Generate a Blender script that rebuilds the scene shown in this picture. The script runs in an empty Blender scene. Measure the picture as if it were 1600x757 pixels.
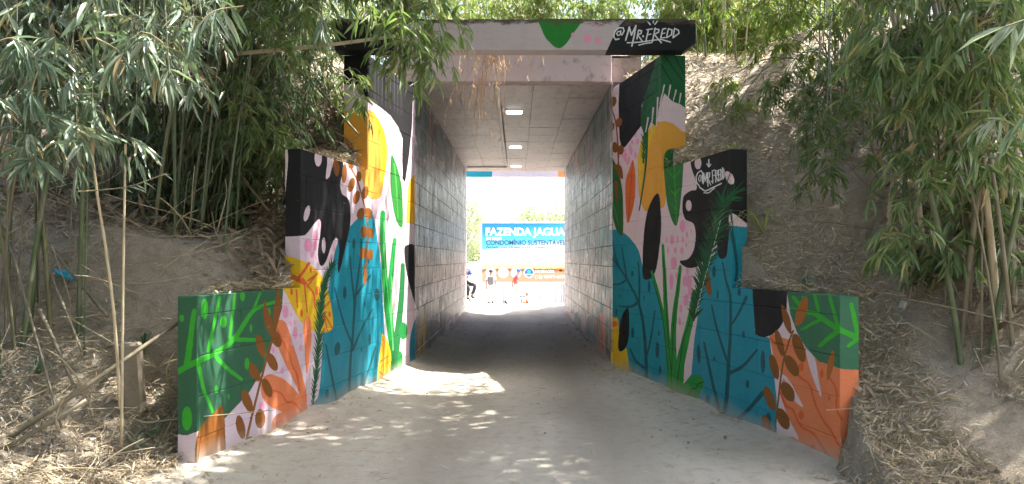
import bpy, bmesh, math, random
import numpy as np
from mathutils import Vector, Matrix, Quaternion
R = math.radians
random.seed(7)
rng = np.random.default_rng(7)
scene = bpy.context.scene
C = scene.collection

# ------------------------------------------------------------------ camera
F, VX, HY, CH = 1200.0, 808.0, 405.0, 1.6      # focal length and vanishing point in photo pixels, eye height
cam = bpy.data.cameras.new('camera'); camo = bpy.data.objects.new('camera', cam); C.objects.link(camo)
cam.sensor_width = 36; cam.lens = 36 * F / 1600
cam.shift_x = -(VX - 800) / 1600; cam.shift_y = (HY - 378.5) / 1600
cam.clip_start = 0.05; cam.clip_end = 900
camo.location = (0, 0, CH); camo.rotation_euler = (R(90), 0, 0)
scene.camera = camo

# ------------------------------------------------------------------ sky, sun, exposure
SUN = Vector((0.45, 0.10, 1.0)).normalized()
world = bpy.data.worlds.new('World'); scene.world = world; world.use_nodes = True
wn = world.node_tree; sky = wn.nodes.new('ShaderNodeTexSky'); sky.sky_type = 'NISHITA'
sky.sun_disc = False; sky.sun_elevation = math.asin(SUN.z); sky.sun_rotation = math.atan2(SUN.x, SUN.y)
sky.air_density = 1.0; sky.dust_density = 4.0; sky.ozone_density = 0.2
wn.links.new(sky.outputs[0], wn.nodes['Background'].inputs[0]); wn.nodes['Background'].inputs[1].default_value = 0.15
sl = bpy.data.lights.new('sun', 'SUN'); sl.energy = 4.5; sl.angle = R(0.5); sl.color = (1.0, 0.95, 0.86)
so = bpy.data.objects.new('sun', sl); C.objects.link(so); so.location = (6, 4, 20)
so.rotation_euler = SUN.to_track_quat('Z', 'Y').to_euler()
scene.view_settings.view_transform = 'Standard'; scene.view_settings.look = 'None'
scene.view_settings.exposure = 2.5
scene.cycles.diffuse_bounces = 8; scene.cycles.max_bounces = 14; scene.view_settings.gamma = 1

# ------------------------------------------------------------------ helpers
def tag(o, label=None, cat=None, group=None, kind=None):
    if label: o['label'] = label
    if cat: o['category'] = cat
    if group: o['group'] = group
    if kind: o['kind'] = kind
    return o
def empty(name, loc, rz=0.0, label=None, cat=None, group=None):
    o = bpy.data.objects.new(name, None); C.objects.link(o); o.location = loc; o.rotation_euler = (0, 0, rz)
    o.empty_display_size = 0.2
    return tag(o, label, cat, group)
def link(name, me, mat=None, parent=None):
    o = bpy.data.objects.new(name, me); C.objects.link(o)
    if mat is not None and not me.materials: me.materials.append(mat)
    if parent is not None: o.parent = parent
    return o
def np_mesh(name, V, Fc, smooth=False):
    """V (n,3) array, Fc (m,k) array of equal-sized faces"""
    me = bpy.data.meshes.new(name); V = np.asarray(V, np.float32); Fc = np.asarray(Fc, np.int32)
    m, k = Fc.shape
    me.vertices.add(len(V)); me.vertices.foreach_set('co', V.ravel())
    me.loops.add(m * k); me.loops.foreach_set('vertex_index', Fc.ravel())
    me.polygons.add(m); me.polygons.foreach_set('loop_start', np.arange(0, m * k, k, dtype=np.int32))
    me.polygons.foreach_set('loop_total', np.full(m, k, np.int32))
    if smooth: me.polygons.foreach_set('use_smooth', np.ones(m, bool))
    me.update(calc_edges=True); me.validate()
    return me
class MB:
    def __init__(s): s.v = []; s.f = []; s.sm = []
    def add(s, v, f, smooth=False):
        n = len(s.v); s.v += [tuple(p) for p in v]; s.f += [tuple(i + n for i in q) for q in f]; s.sm += [smooth] * len(f); return s
    def box(s, a, b, bev=0.0):
        (x0, y0, z0), (x1, y1, z1) = a, b
        if bev <= 0:
            v = [(x0,y0,z0),(x1,y0,z0),(x1,y1,z0),(x0,y1,z0),(x0,y0,z1),(x1,y0,z1),(x1,y1,z1),(x0,y1,z1)]
            return s.add(v, [(0,3,2,1),(4,5,6,7),(0,1,5,4),(1,2,6,5),(2,3,7,6),(3,0,4,7)])
        bm = bmesh.new(); bmesh.ops.create_cube(bm, size=1)
        for v in bm.verts: v.co = Vector(((x0+x1)/2 + v.co.x*(x1-x0), (y0+y1)/2 + v.co.y*(y1-y0), (z0+z1)/2 + v.co.z*(z1-z0)))
        bmesh.ops.bevel(bm, geom=bm.edges[:], offset=bev, segments=1, affect='EDGES')
        bm.verts.index_update(); s.add([v.co.copy() for v in bm.verts], [[v.index for v in f.verts] for f in bm.faces]); bm.free(); return s
    def tube(s, pts, rad, n=8, cap=True):
        pts = [Vector(p) for p in pts]; N = len(pts); rad = rad if hasattr(rad, '__len__') else [rad] * N
        v = []; f = []; up = None
        for i, p in enumerate(pts):
            t = (pts[min(i+1, N-1)] - pts[max(i-1, 0)]).normalized()
            if up is None: up = t.orthogonal().normalized()
            up = (up - t * up.dot(t)).normalized(); w = t.cross(up)
            for k in range(n):
                a = 2 * math.pi * k / n; v.append(p + (up * math.cos(a) + w * math.sin(a)) * rad[i])
        for i in range(N - 1):
            for k in range(n): f.append((i*n+k, i*n+(k+1) % n, (i+1)*n+(k+1) % n, (i+1)*n+k))
        if cap: f.append(tuple(range(n-1, -1, -1))); f.append(tuple((N-1)*n+k for k in range(n)))
        return s.add(v, f, True)
    def prism(s, poly, y0, y1):          # outline in (x,z), extruded in y
        n = len(poly); v = [(x, y0, z) for x, z in poly] + [(x, y1, z) for x, z in poly]
        f = [tuple(range(n)), tuple(range(2*n-1, n-1, -1))] + [(i, i+n, (i+1) % n + n, (i+1) % n) for i in range(n)]
        return s.add(v, f)
    def ball(s, c, r, seg=12, rings=8, sc=(1,1,1)):
        v = []; f = []
        for i in range(rings + 1):
            th = math.pi * i / rings
            for k in range(seg):
                ph = 2*math.pi*k/seg
                v.append((c[0]+r*sc[0]*math.sin(th)*math.cos(ph), c[1]+r*sc[1]*math.sin(th)*math.sin(ph), c[2]+r*sc[2]*math.cos(th)))
        for i in range(rings):
            for k in range(seg): f.append((i*seg+k, (i+1)*seg+k, (i+1)*seg+(k+1) % seg, i*seg+(k+1) % seg))
        return s.add(v, f, True)
    def mesh(s, name):
        me = bpy.data.meshes.new(name); me.from_pydata(s.v, [], s.f); me.polygons.foreach_set('use_smooth', s.sm)
        bm = bmesh.new(); bm.from_mesh(me); bmesh.ops.recalc_face_normals(bm, faces=bm.faces[:]); bm.to_mesh(me); bm.free()
        return me
    def build(s, name, mat, parent=None): return link(name, s.mesh(name), mat, parent)

# ------------------------------------------------------------------ node helpers
def lin(c):
    c = np.asarray(c, float) / 255.0
    return tuple(np.where(c <= .04045, c / 12.92, ((c + .055) / 1.055) ** 2.4))
class NT:
    def __init__(s, name):
        s.m = bpy.data.materials.new(name); s.m.use_nodes = True; s.t = s.m.node_tree; s.bs = s.t.nodes['Principled BSDF']
    def n(s, typ, **kw):
        nd = s.t.nodes.new(typ)
        for k, v in kw.items():
            if k.startswith('_'): setattr(nd, k[1:], v)
            else:
                i = int(k[1:]) if k[0] == 'i' and k[1:].isdigit() else k
                nd.inputs[i].default_value = v
        return nd
    def l(s, a, b): s.t.links.new(a, b)
    def mix(s, fac, a, b, mode='MIX'):
        nd = s.t.nodes.new('ShaderNodeMix'); nd.data_type = 'RGBA'; nd.blend_type = mode; nd.clamp_factor = True
        for sock, val in ((nd.inputs[0], fac), (nd.inputs[6], a), (nd.inputs[7], b)):
            if hasattr(val, 'node'): s.l(val, sock)
            else: sock.default_value = val if not isinstance(val, tuple) or len(val) == 4 else (*val, 1)
        return nd.outputs[2]
    def math(s, op, a, b=0.0, c=None):
        nd = s.t.nodes.new('ShaderNodeMath'); nd.operation = op
        for i, val in enumerate((a, b) if c is None else (a, b, c)):
            if hasattr(val, 'node'): s.l(val, nd.inputs[i])
            else: nd.inputs[i].default_value = val
        return nd.outputs[0]
    def noise(s, vec, scale, detail=4, rough=.55, dist=0.0):
        nd = s.t.nodes.new('ShaderNodeTexNoise'); nd.inputs['Scale'].default_value = scale
        nd.inputs['Detail'].default_value = detail; nd.inputs['Roughness'].default_value = rough; nd.inputs['Distortion'].default_value = dist
        if vec is not None: s.l(vec, nd.inputs['Vector'])
        return nd.outputs[0]
    def mapv(s, vec, scale=(1,1,1), loc=(0,0,0)):
        nd = s.t.nodes.new('ShaderNodeMapping'); nd.inputs['Scale'].default_value = scale; nd.inputs['Location'].default_value = loc
        s.l(vec, nd.inputs['Vector']); return nd.outputs[0]
    def ramp(s, fac, stops, interp='LINEAR'):
        nd = s.t.nodes.new('ShaderNodeValToRGB'); cr = nd.color_ramp; cr.interpolation = interp
        while len(cr.elements) < len(stops): cr.elements.new(.5)
        for e, (p, c) in zip(cr.elements, stops): e.position = p; e.color = (*c, 1) if hasattr(c, '__len__') else (c, c, c, 1)
        s.l(fac, nd.inputs[0]); return nd.outputs[0]
    def bump(s, h, strength=.3, dist=.01):
        nd = s.t.nodes.new('ShaderNodeBump'); nd.inputs['Strength'].default_value = strength; nd.inputs['Distance'].default_value = dist
        s.l(h, nd.inputs['Height']); s.l(nd.outputs[0], s.bs.inputs['Normal'])
    def set(s, color=None, rough=None, **kw):
        for key, val in (('Base Color', color), ('Roughness', rough), *kw.items()):
            if val is None: continue
            key = key.replace('_', ' ')
            if hasattr(val, 'node'): s.l(val, s.bs.inputs[key])
            else: s.bs.inputs[key].default_value = (*val, 1) if isinstance(val, tuple) and len(val) == 3 else val
        return s.m
    def obj(s, ref=None):
        nd = s.t.nodes.new('ShaderNodeTexCoord')
        if ref is not None: nd.object = ref
        return nd.outputs['Object']
    def pos(s): return s.t.nodes.new('ShaderNodeNewGeometry').outputs['Position']
    def island(s): return s.t.nodes.new('ShaderNodeNewGeometry').outputs['Random Per Island']

def simple(name, rgb, rough=.7, var=.25, scale=8, **kw):
    t = NT(name); v = t.noise(t.pos(), scale, 5)
    c = t.mix(t.ramp(v, [(.3, 0.0), (.7, 1.0)]), tuple(x * (1 - var) for x in rgb), tuple(min(1, x * (1 + var)) for x in rgb))
    t.bump(t.noise(t.pos(), scale * 6, 3), .25, .004)
    return t.set(c, rough, **kw)

def leaf_mat(name, stops, trans=.45, rough=.45, big=None):
    """stops: random-per-leaf colour ramp"""
    t = NT(name); r = t.island()
    c = t.ramp(r, stops, 'LINEAR')
    v = t.noise(t.pos(), 3.0, 3); c = t.mix(t.math('MULTIPLY', v, .5), c, tuple(x * .8 for x in stops[0][1]))
    t.set(c, rough)
    tr = t.t.nodes.new('ShaderNodeBsdfTranslucent'); t.l(t.mix(1.0, c, (1.15, 1.35, .75, 1), 'MULTIPLY'), tr.inputs[0])
    mx = t.t.nodes.new('ShaderNodeMixShader'); mx.inputs[0].default_value = trans
    t.l(t.bs.outputs[0], mx.inputs[1]); t.l(tr.outputs[0], mx.inputs[2]); t.l(mx.outputs[0], t.t.nodes['Material Output'].inputs[0])
    return t.m

M = {}
M['leaf'] = leaf_mat('bamboo_leaf', [(0, (.09,.145,.065)), (.3, (.155,.215,.13)), (.5, (.085,.145,.05)), (.75, (.20,.25,.165)), (.91, (.24,.28,.16)), (.95, (.42,.29,.14)), (1, (.50,.36,.2))], .3, .33)
M['leaf_green'] = leaf_mat('bamboo_leaf_green', [(0, (.11,.17,.06)), (.3, (.18,.245,.12)), (.5, (.10,.165,.05)), (.75, (.22,.28,.14)), (.91, (.30,.33,.16)), (.95, (.46,.33,.16)), (1, (.52,.38,.22))], .38, .33)
M['leaf_grey'] = leaf_mat('bamboo_leaf_greyish', [(0, (.13,.185,.12)), (.25, (.21,.265,.20)), (.5, (.11,.17,.10)), (.75, (.27,.32,.25)), (.91, (.32,.36,.29)), (.94, (.45,.31,.16)), (1, (.52,.38,.24))], .25, .3)
M['leaf_over'] = leaf_mat('bamboo_leaf_lit', [(0, (.14,.21,.06)), (.4, (.24,.30,.13)), (.7, (.14,.22,.07)), (.92, (.32,.36,.18)), (1, (.5,.38,.2))], .4, .35)  # brighter, warmer leaf copy; sunlit look put into the colour
M['leaf_warm'] = leaf_mat('bamboo_leaf_yellowish', [(0, (.13,.20,.05)), (.5, (.20,.27,.07)), (.85, (.30,.34,.09)), (.92, (.45,.30,.12)), (1, (.5,.36,.18))], .5, .45)
M['leaf_tree'] = leaf_mat('tree_leaf', [(0, (.05,.10,.03)), (.5, (.09,.15,.04)), (1, (.16,.21,.06))], .4, .5)
M['litter'] = leaf_mat('dry_litter', [(0, (.20,.15,.095)), (.3, (.42,.33,.22)), (.55, (.28,.21,.135)), (.8, (.55,.45,.32)), (1, (.68,.62,.52))], .1, .7)
M['twig'] = simple('twig_bark', (.22,.18,.11), .7)
def culm_mat(name, a, b, ring):
    t = NT(name); p = t.pos()
    sp = t.t.nodes.new('ShaderNodeSeparateXYZ'); t.l(p, sp.inputs[0])
    st = t.noise(t.mapv(p, (30, 30, 2)), 1.0, 4); pat = t.noise(p, 3.0, 4)
    c = t.mix(st, a, b); c = t.mix(t.ramp(pat, [(.5, 0.0), (.7, 1.0)]), c, ring)
    t.bump(st, .2, .003); return t.set(c, .5)
M['culm'] = culm_mat('bamboo_culm_green', (.05,.085,.035), (.10,.13,.055), (.16,.155,.10))
M['culm_y'] = culm_mat('bamboo_culm_olive', (.11,.12,.05), (.19,.175,.085), (.19,.17,.12))
M['culm_dead'] = culm_mat('bamboo_culm_dead', (.36,.29,.18), (.52,.44,.30), (.28,.22,.15))
M['culm_dark'] = culm_mat('bamboo_culm_old', (.13,.11,.07), (.22,.18,.12), (.10,.09,.06))
M['sheath'] = simple('dry_sheath', (.36,.28,.19), .7, .35, 15)

def soil_mat(name, a, b, c3, rough=.95):
    t = NT(name); p = t.pos()
    n1 = t.noise(p, 1.1, 8, .7); n2 = t.noise(p, 9.0, 7, .72); n3 = t.noise(p, 60.0, 4, .7)
    c = t.mix(t.ramp(n1, [(.35, 0.0), (.65, 1.0)]), a, b)
    c = t.mix(t.ramp(n2, [(.45, 0.0), (.7, .8)]), c, c3)
    c = t.mix(t.math('MULTIPLY', t.ramp(n3, [(.4, 0.0), (.75, 1.0)]), .45), c, tuple(x*.55 for x in a))
    h = t.math('ADD', t.math('MULTIPLY', n2, 1.0), t.math('MULTIPLY', n3, .5))
    t.bump(h, 1.0, .10); return t.set(c, rough)
M['soil'] = soil_mat('bank_soil', (.43,.365,.29), (.60,.525,.43), (.31,.25,.185))
M['ground'] = soil_mat('open_ground', (.48,.43,.36), (.56,.51,.43), (.42,.37,.31))
def road_mat():
    t = NT('sandy_road'); p = t.pos(); sp = t.t.nodes.new('ShaderNodeSeparateXYZ'); t.l(p, sp.inputs[0])
    n1 = t.noise(t.mapv(p, (1.0, .35, 1)), 1.1, 6, .62); n2 = t.noise(p, 9.0, 6, .65); n3 = t.noise(p, 90.0, 4, .7)
    wob = t.math('MULTIPLY', t.math('SUBTRACT', t.noise(t.mapv(p, (.3, .3, 1)), 1.0, 2), .5), .9)
    ax = t.math('ABSOLUTE', t.math('ADD', t.math('SUBTRACT', sp.outputs[0], .05), wob))
    tr = t.math('ABSOLUTE', t.math('SUBTRACT', ax, .72))           # distance from the two wheel tracks
    track = t.ramp(tr, [(0.0, 1.0), (.28, 0.55), (.5, 0.0)])
    c = t.mix(t.ramp(n1, [(.3, 0.0), (.7, 1.0)]), (.345,.31,.26), (.45,.415,.355))
    c = t.mix(t.math('MULTIPLY', track, .65), c, (.25,.22,.18))
    c = t.mix(t.math('MULTIPLY', t.ramp(n2, [(.5, 0.0), (.72, 1.0)]), .7), c, (.27,.225,.17))
    c = t.mix(t.math('MULTIPLY', t.ramp(n3, [(.62, 0.0), (.8, 1.0)]), .25), c, (.22,.18,.14))
    t.bump(t.math('ADD', n2, t.math('MULTIPLY', n3, .18)), .6, .03); return t.set(c, .9)
M['road'] = road_mat()
def concrete(name, a, b, dirt=(.07,.06,.05), amt=.6, rough=.75):
    t = NT(name); p = t.pos()
    n1 = t.noise(p, 1.3, 6, .6); n2 = t.noise(t.mapv(p, (5, 1.2, 5)), 2.0, 6, .7); n3 = t.math('ADD', t.noise(p, 45.0, 4, .6), t.math('MULTIPLY', t.noise(t.mapv(p, (1, 14, 14)), 1.0, 3), 1.2))
    c = t.mix(t.ramp(n1, [(.35, 0.0), (.68, 1.0)]), a, b)
    c = t.mix(t.math('MULTIPLY', t.ramp(n2, [(.5, 0.0), (.75, 1.0)]), amt), c, dirt)
    t.bump(n3, .3, .004); return t.set(c, rough)
M['ceil'] = concrete('ceiling_concrete', (.33,.265,.25), (.44,.36,.34), (.10,.075,.065), .8, .5)
M['conc'] = concrete('old_concrete', (.30,.28,.25), (.40,.37,.33))
M['white'] = simple('white_plastic', (.8,.8,.78), .4, .04)
M['lamp'] = simple('lit_diffuser', (.8,.8,.78), .4, .02, Emission_Color=(1,.98,.92), Emission_Strength=1.0)
M['conduit'] = simple('grey_conduit', (.30,.28,.27), .5, .1)

# ------------------------------------------------------------------ mural painting (done in wall coordinates)
ZT = dict(A=(430,220,3.291), B=(430,420,3.291), Cc=(540,80,3.785), D=(270,440,2.524), E=(600,250,3.786), Ff=(600,420,3.786),
          G=(930,220,3.028), H=(930,420,3.028), I=(1160,440,2.525), J=(940,20,6.88), K=(870,130,3.785), L=(870,330,2.8),
          N=(1070,220,4.727), P=(860,20,3.154), Rr=(640,20,2.703), X=(0,0,1.0))
def T(k, *pts):
    x0, y0, s = ZT[k]; return [(x0 + x / s, y0 + y / s) for x, y in pts]
def smooth_closed(p, n=5):
    p = np.array(p, float); N = len(p); out = []
    for i in range(N):
        a, b, c, d = p[i-1], p[i], p[(i+1) % N], p[(i+2) % N]
        for k in range(n):
            t = k / n; out.append(.5*((2*b)+(-a+c)*t+(2*a-5*b+4*c-d)*t*t+(-a+3*b-3*c+d)*t**3))
    return out
def smooth_open(p, n=5):
    p = np.array(p, float); N = len(p)
    if N < 3: return [tuple(q) for q in p]
    out = []
    for i in range(N - 1):
        a, b, c, d = p[max(i-1, 0)], p[i], p[i+1], p[min(i+2, N-1)]
        for k in range(n):
            t = k / n; out.append(.5*((2*b)+(-a+c)*t+(2*a-5*b+4*c-d)*t*t+(-a+3*b-3*c+d)*t**3))
    out.append(p[-1]); return out
class Art:
    def __init__(s): s.ops = []
    def poly(s, col, pts, sm=True): s.ops.append((col, smooth_closed(pts) if sm else pts)); return s
    def ell(s, col, k, *es):
        x0, y0, sc = ZT[k]
        for e in es:
            cx, cy, rx, ry = e[:4]; a = R(e[4] if len(e) > 4 else 0)
            s.ops.append((col, [(x0 + (cx + rx*math.cos(t)*math.cos(a) - ry*math.sin(t)*math.sin(a)) / sc,
                                 y0 + (cy + rx*math.cos(t)*math.sin(a) + ry*math.sin(t)*math.cos(a)) / sc) for t in np.linspace(0, 2*math.pi, 21)[:-1]]))
        return s
    def line(s, col, k, pts, w, w2=None, smooth=True):
        x0, y0, sc = ZT[k]; q = [np.array(p) for p in T(k, *pts)]
        if smooth: q = [np.array(p) for p in smooth_open(q)]
        w2 = w if w2 is None else w2; n = len(q); ws = [(w + (w2 - w) * i / max(1, n-1)) / sc / 2 for i in range(n)]
        for i in range(n - 1):
            d = q[i+1] - q[i]; L = np.hypot(*d)
            if L < 1e-6: continue
            nn = np.array([-d[1], d[0]]) / L
            s.ops.append((col, [q[i]+nn*ws[i], q[i+1]+nn*ws[i+1], q[i+1]-nn*ws[i+1], q[i]-nn*ws[i]]))
        for i in range(n):
            s.ops.append((col, [(q[i][0]+ws[i]*math.cos(t), q[i][1]+ws[i]*math.sin(t)) for t in np.linspace(0, 2*math.pi, 9)[:-1]]))
        return s
    def palm(s, cols, k, spine, n, L, w, ang=35, sides=(1, -1), rs=random.Random(3)):
        q = np.array(smooth_open(spine, 8)); seg = np.r_[0, np.cumsum(np.hypot(*np.diff(q, axis=0).T))]
        for i in range(n):
            d = seg[-1] * (i + .5) / n; j = min(len(seg) - 2, int(np.searchsorted(seg, d)) - 1); j = max(j, 0)
            p = q[j]; t = q[max(j-1, 0)] - q[j+1]; t = t / (np.hypot(*t) + 1e-9)
            for sd in sides:
                a = R(ang * sd * rs.uniform(.7, 1.2)); c, sn = math.cos(a), math.sin(a)
                dv = np.array([t[0]*c - t[1]*sn, t[0]*sn + t[1]*c]); ll = L * rs.uniform(.7, 1.15) * (0.55 + .45 * math.sin(math.pi * min(1, .15 + i / n)))
                m = p + dv * ll * .5 + t * ll * .06; s.line(rs.choice(cols), k, [tuple(p), tuple(m), tuple(p + dv * ll)], w, w * .25, False)
        s.line(cols[0], k, spine, w * 1.2); return s
LIL=(226,204,218); LILR=(232,206,214); TEAL=(20,142,166); TEALL=(24,144,166); DT=(22,88,98); BLK=(24,24,28); DG=(52,102,74); LG=(56,172,46)
SAL=(236,134,88); DOR=(226,100,52); YEL=(236,192,38); AMB=(236,168,66); BRN=(142,86,32); GG=(34,150,62); PNK=(240,160,196); PALM=(18,84,52); ORG=(232,112,52)

def art_left():
    a = Art()
    a.poly(TEAL, T('B',(190,800),(225,640),(238,480),(245,330),(262,250),(280,60),(320,-130),(370,-200),(430,-262),(480,-305),(510,-245),(530,-120),(545,0),(555,200),(562,330),(548,420),(532,560),(530,660),(480,800)))
    for pts, w, w2 in ([(380,690),(385,500),(400,330),(410,180),(425,50),(440,-70),(442,-150)],14,7), ([(400,400),(350,270),(305,100)],12,7), ([(398,420),(450,300),(500,210)],12,8), \
        ([(325,710),(290,550),(260,390)],14,7), ([(435,680),(475,540),(515,405)],10,9), ([(410,180),(395,60),(385,-60)],11,7), ([(413,140),(450,90),(490,35)],11,9), ([(480,-30),(475,-110),(478,-170)],8,6):
        a.line(DT, 'B', pts, w, w2)
    a.ell(DT,'B',(358,125,9,33),(320,412,15,35,10),(523,135,14,32),(268,645,9,25),(487,365,7,30),(460,183,4,18),(443,418,4,12),(512,590,9,30),(404,-128,8,28))
    a.poly(YEL, T('B',(-100,-55),(-85,-72),(20,-72),(90,-58),(160,-30),(215,10),(250,60),(275,130),(292,210),(298,300),(270,325),(225,330),(150,290),(100,220),(45,110),(0,60),(-60,30)))
    for pts, w in ([(140,50),(200,130)],10),([(150,75),(165,225)],7),([(110,110),(115,200)],8),([(165,95),(215,25)],8),([(200,130),(205,200)],9),([(250,210),(280,170)],8),([(255,235),(295,310)],7),([(255,235),(268,325)],6),([(60,20),(150,75)],22),([(115,62),(175,-28)],14),([(170,62),(215,30)],10),([(20,30),(75,45)],18):
        a.line(DOR,'B',pts,w,None,False)
    a.ell(DOR,'B',(85,120,7,18),(135,230,8,20),(183,8,6,15),(215,115,8,24),(280,235,6,15))
    a.poly(SAL, T('D',(405,165),(425,150),(445,165),(465,220),(500,330),(525,430),(528,480),(505,478),(490,420),(450,340),(420,270),(400,190)))
    a.poly(SAL, T('D',(350,450),(350,400),(370,370),(400,370),(450,395),(500,450),(530,490),(520,550),(480,530),(430,515),(380,490)))
    a.poly(SAL, T('D',(390,580),(395,545),(420,520),(470,510),(520,500),(530,560),(500,575),(440,602),(405,612)))
    a.poly(SAL, T('B',(150,400),(145,300),(160,245),(180,260),(187,330),(180,430),(165,540),(155,480)))
    a.line(DOR,'D',[(412,190),(440,250),(460,290),(470,330),(490,370),(500,430)],6); a.line(DOR,'D',[(390,430),(425,440),(450,475),(480,480),(510,520)],8); a.line(DOR,'D',[(395,580),(425,550),(450,565),(480,545),(510,550)],7)
    a.ell(PNK,'B',(52,222,16,34),(83,237,5,12),(78,283,8,17),(100,275,4,12),(103,330,12,33),(130,345,6,12),(130,408,7,17),(85,385,7,14),(37,525,9,18))
    a.ell(PNK,'D',(395,270,6,14),(350,495,12,20),(432,352,5,12),(405,245,4,8))
    a.poly(DG, T('D',(-40,40),(20,55),(95,40),(437,10),(432,100),(405,200),(380,290),(355,350),(300,440),(205,540),(100,592),(60,606),(0,600),(-40,600)),False)
    a.line(LG,'D',[(10,362),(100,315),(165,285),(235,235),(280,170),(310,125),(345,100),(425,75)],24,12)
    for pts, w, w2 in ([(140,275),(185,65)],14,12),([(225,225),(245,45)],12,10),([(310,130),(345,45)],10,9),([(160,285),(210,340),(270,385)],17,14),([(100,315),(120,420),(160,520)],16,12),([(235,228),(325,232)],20,14),([(60,330),(88,115)],26,18):
        a.line(LG,'D',pts,w,w2)
    a.ell(LG,'D',(125,110,14,40),(40,145,9,14),(200,160,13,24),(275,60,10,18),(292,325,9,24),(308,185,5,16),(172,425,8,16),(220,455,4,12),(60,540,20,48),(380,125,6,20))
    a.poly(BRN, T('D',(100,600),(130,550),(165,515),(195,490),(205,560),(210,690),(205,760),(98,760)))
    a.line(BRN,'D',[(402,205),(375,285),(345,400),(315,520),(278,680)],9)
    a.poly(BRN, T('D',(360,75),(375,110),(390,150),(402,212),(375,200),(358,140)),True); a.poly(BRN, T('D',(417,15),(425,60),(425,120),(405,190),(395,150),(403,80)))
    a.ell(BRN,'D',(408,227,19,34,-20),(347,255,17,45,-15),(392,318,18,38,-25),(322,358,18,40,-25),(372,420,17,40,-20),(293,472,18,45,-20),(345,542,20,38,0),(268,575,17,48,-12),(305,638,14,27,0))
    a.poly(BLK, T('A',(42,490),(48,440),(55,300),(70,100),(70,0),(150,0),(272,30),(270,110),(262,170),(268,195),(285,170),(298,60),(345,80),(347,160),(335,215),(342,272),(375,300),(386,350),(385,430),(365,530),(340,640),(325,682),(322,640),(330,570),(325,520),(310,500),(290,540),(262,620),(240,645),(225,625),(220,570),(232,480),(235,430),(225,405),(200,430),(165,475),(135,490)),True)
    a.poly(LIL, T('A',(270,50),(302,60),(292,140),(272,195),(261,190),(268,130)))
    a.ell(LIL,'A',(222,90,19,44),(163,375,14,42,14),(250,540,10,42,0))
    a.ell(PNK,'A',(170,540,22,35),(207,490,14,28),(190,585,12,18),(205,540,12,24),(225,430,6,20),(210,600,5,14),(290,600,6,16),(305,560,4,10))
    a.poly(AMB, T('A',(300,-148),(371,-150),(440,-155),(492,-152),(527,-113),(558,-52),(575,26),(572,120),(556,230),(540,290),(510,303),(480,290),(455,230),(425,130),(380,90),(300,60)))
    a.poly(YEL, T('A',(500,-148),(530,-110),(558,-52),(575,26),(570,140),(545,230),(548,60),(525,-60)))
    a.line(BRN,'A',[(350,80),(410,180),(450,300),(470,400),(475,480),(470,640)],8)
    a.poly(BRN, T('A',(308,60),(325,110),(330,150),(318,186),(303,160),(300,100)))
    a.ell(BRN,'A',(355,170,13,50,3),(392,125,16,22,20),(392,228,17,38,15),(430,185,14,26),(418,293,17,36,15),(462,268,17,34,10),(440,377,20,32,15),(480,375,19,30,-10),(455,470,18,30),(490,475,17,28,-10),(452,580,19,28),(488,587,17,28),(462,690,10,55))
    # upper pillar, black with a pale strip beside the fold
    a.poly(BLK, T('Cc',(-160,-160),(440,-160),(412,120),(398,300),(392,450),(378,600),(352,775),(338,760),(334,640),(338,520),(310,450),(262,380),(200,330),(157,300),(100,255),(40,205),(-60,190),(-160,180)),False)
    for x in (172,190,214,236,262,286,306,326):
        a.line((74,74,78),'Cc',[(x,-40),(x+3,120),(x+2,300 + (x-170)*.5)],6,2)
    # green leaf, stalks, yellow leaf, black drop
    a.poly((42,128,48), T('A',(597,75),(625,130),(650,230),(656,330),(655,440),(630,430),(605,340),(592,200)))
    a.line((80,180,80),'A',[(612,120),(625,250),(632,400)],7,3)
    for pts, w, w2 in ([(553,372),(552,500),(560,640),(575,858),(600,1058),(612,1250)],26,34),([(615,510),(603,620),(588,800),(595,960),(605,1100)],20,34):
        a.line((28,150,66),'A',pts,w,w2)
    a.line((30,112,58),'A',[(656,640),(652,757),(640,900),(622,1060),(612,1250)],22,40)
    a.line((100,196,110),'A',[(560,420),(562,600),(580,800),(600,960)],5); a.line((110,196,120),'B',[(600,40),(596,200),(606,420)],6)
    a.ell((28,130,60),'B',(658,320,22,45),(642,470,14,45))
    a.poly(YEL, T('B',(550,335),(575,370),(595,440),(590,520),(578,600),(560,650),(527,640),(527,550),(535,450),(545,380)))
    for pts in [(540,480),(580,450)],[(535,530),(575,560)],[(560,370),(555,620)]: a.line(DOR,'B',pts,6)
    a.poly(BLK, T('B',(664,-100),(680,-120),(705,-125),(724,-100),(728,0),(733,100),(737,205),(715,170),(690,80),(672,0)))
    a.poly((228,168,40), T('E',(150,130),(190,105),(190,350),(150,372),(132,360),(140,220)))
    a.poly((22,120,150), T('Ff',(186,300),(192,400),(188,560),(175,622),(160,590),(150,480),(160,380)))
    a.line((160,80,50),'Ff',[(197,290),(197,585)],7); a.ell((160,80,50),'Ff',(194,380,7,16),(196,490,7,16),(193,340,5,10))
    a.palm([PALM,(26,104,62),(14,66,44)],'B',[(290,-20),(262,60),(240,160),(228,300),(218,450),(203,600),(185,790)],74,62,8,26)
    return a
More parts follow.
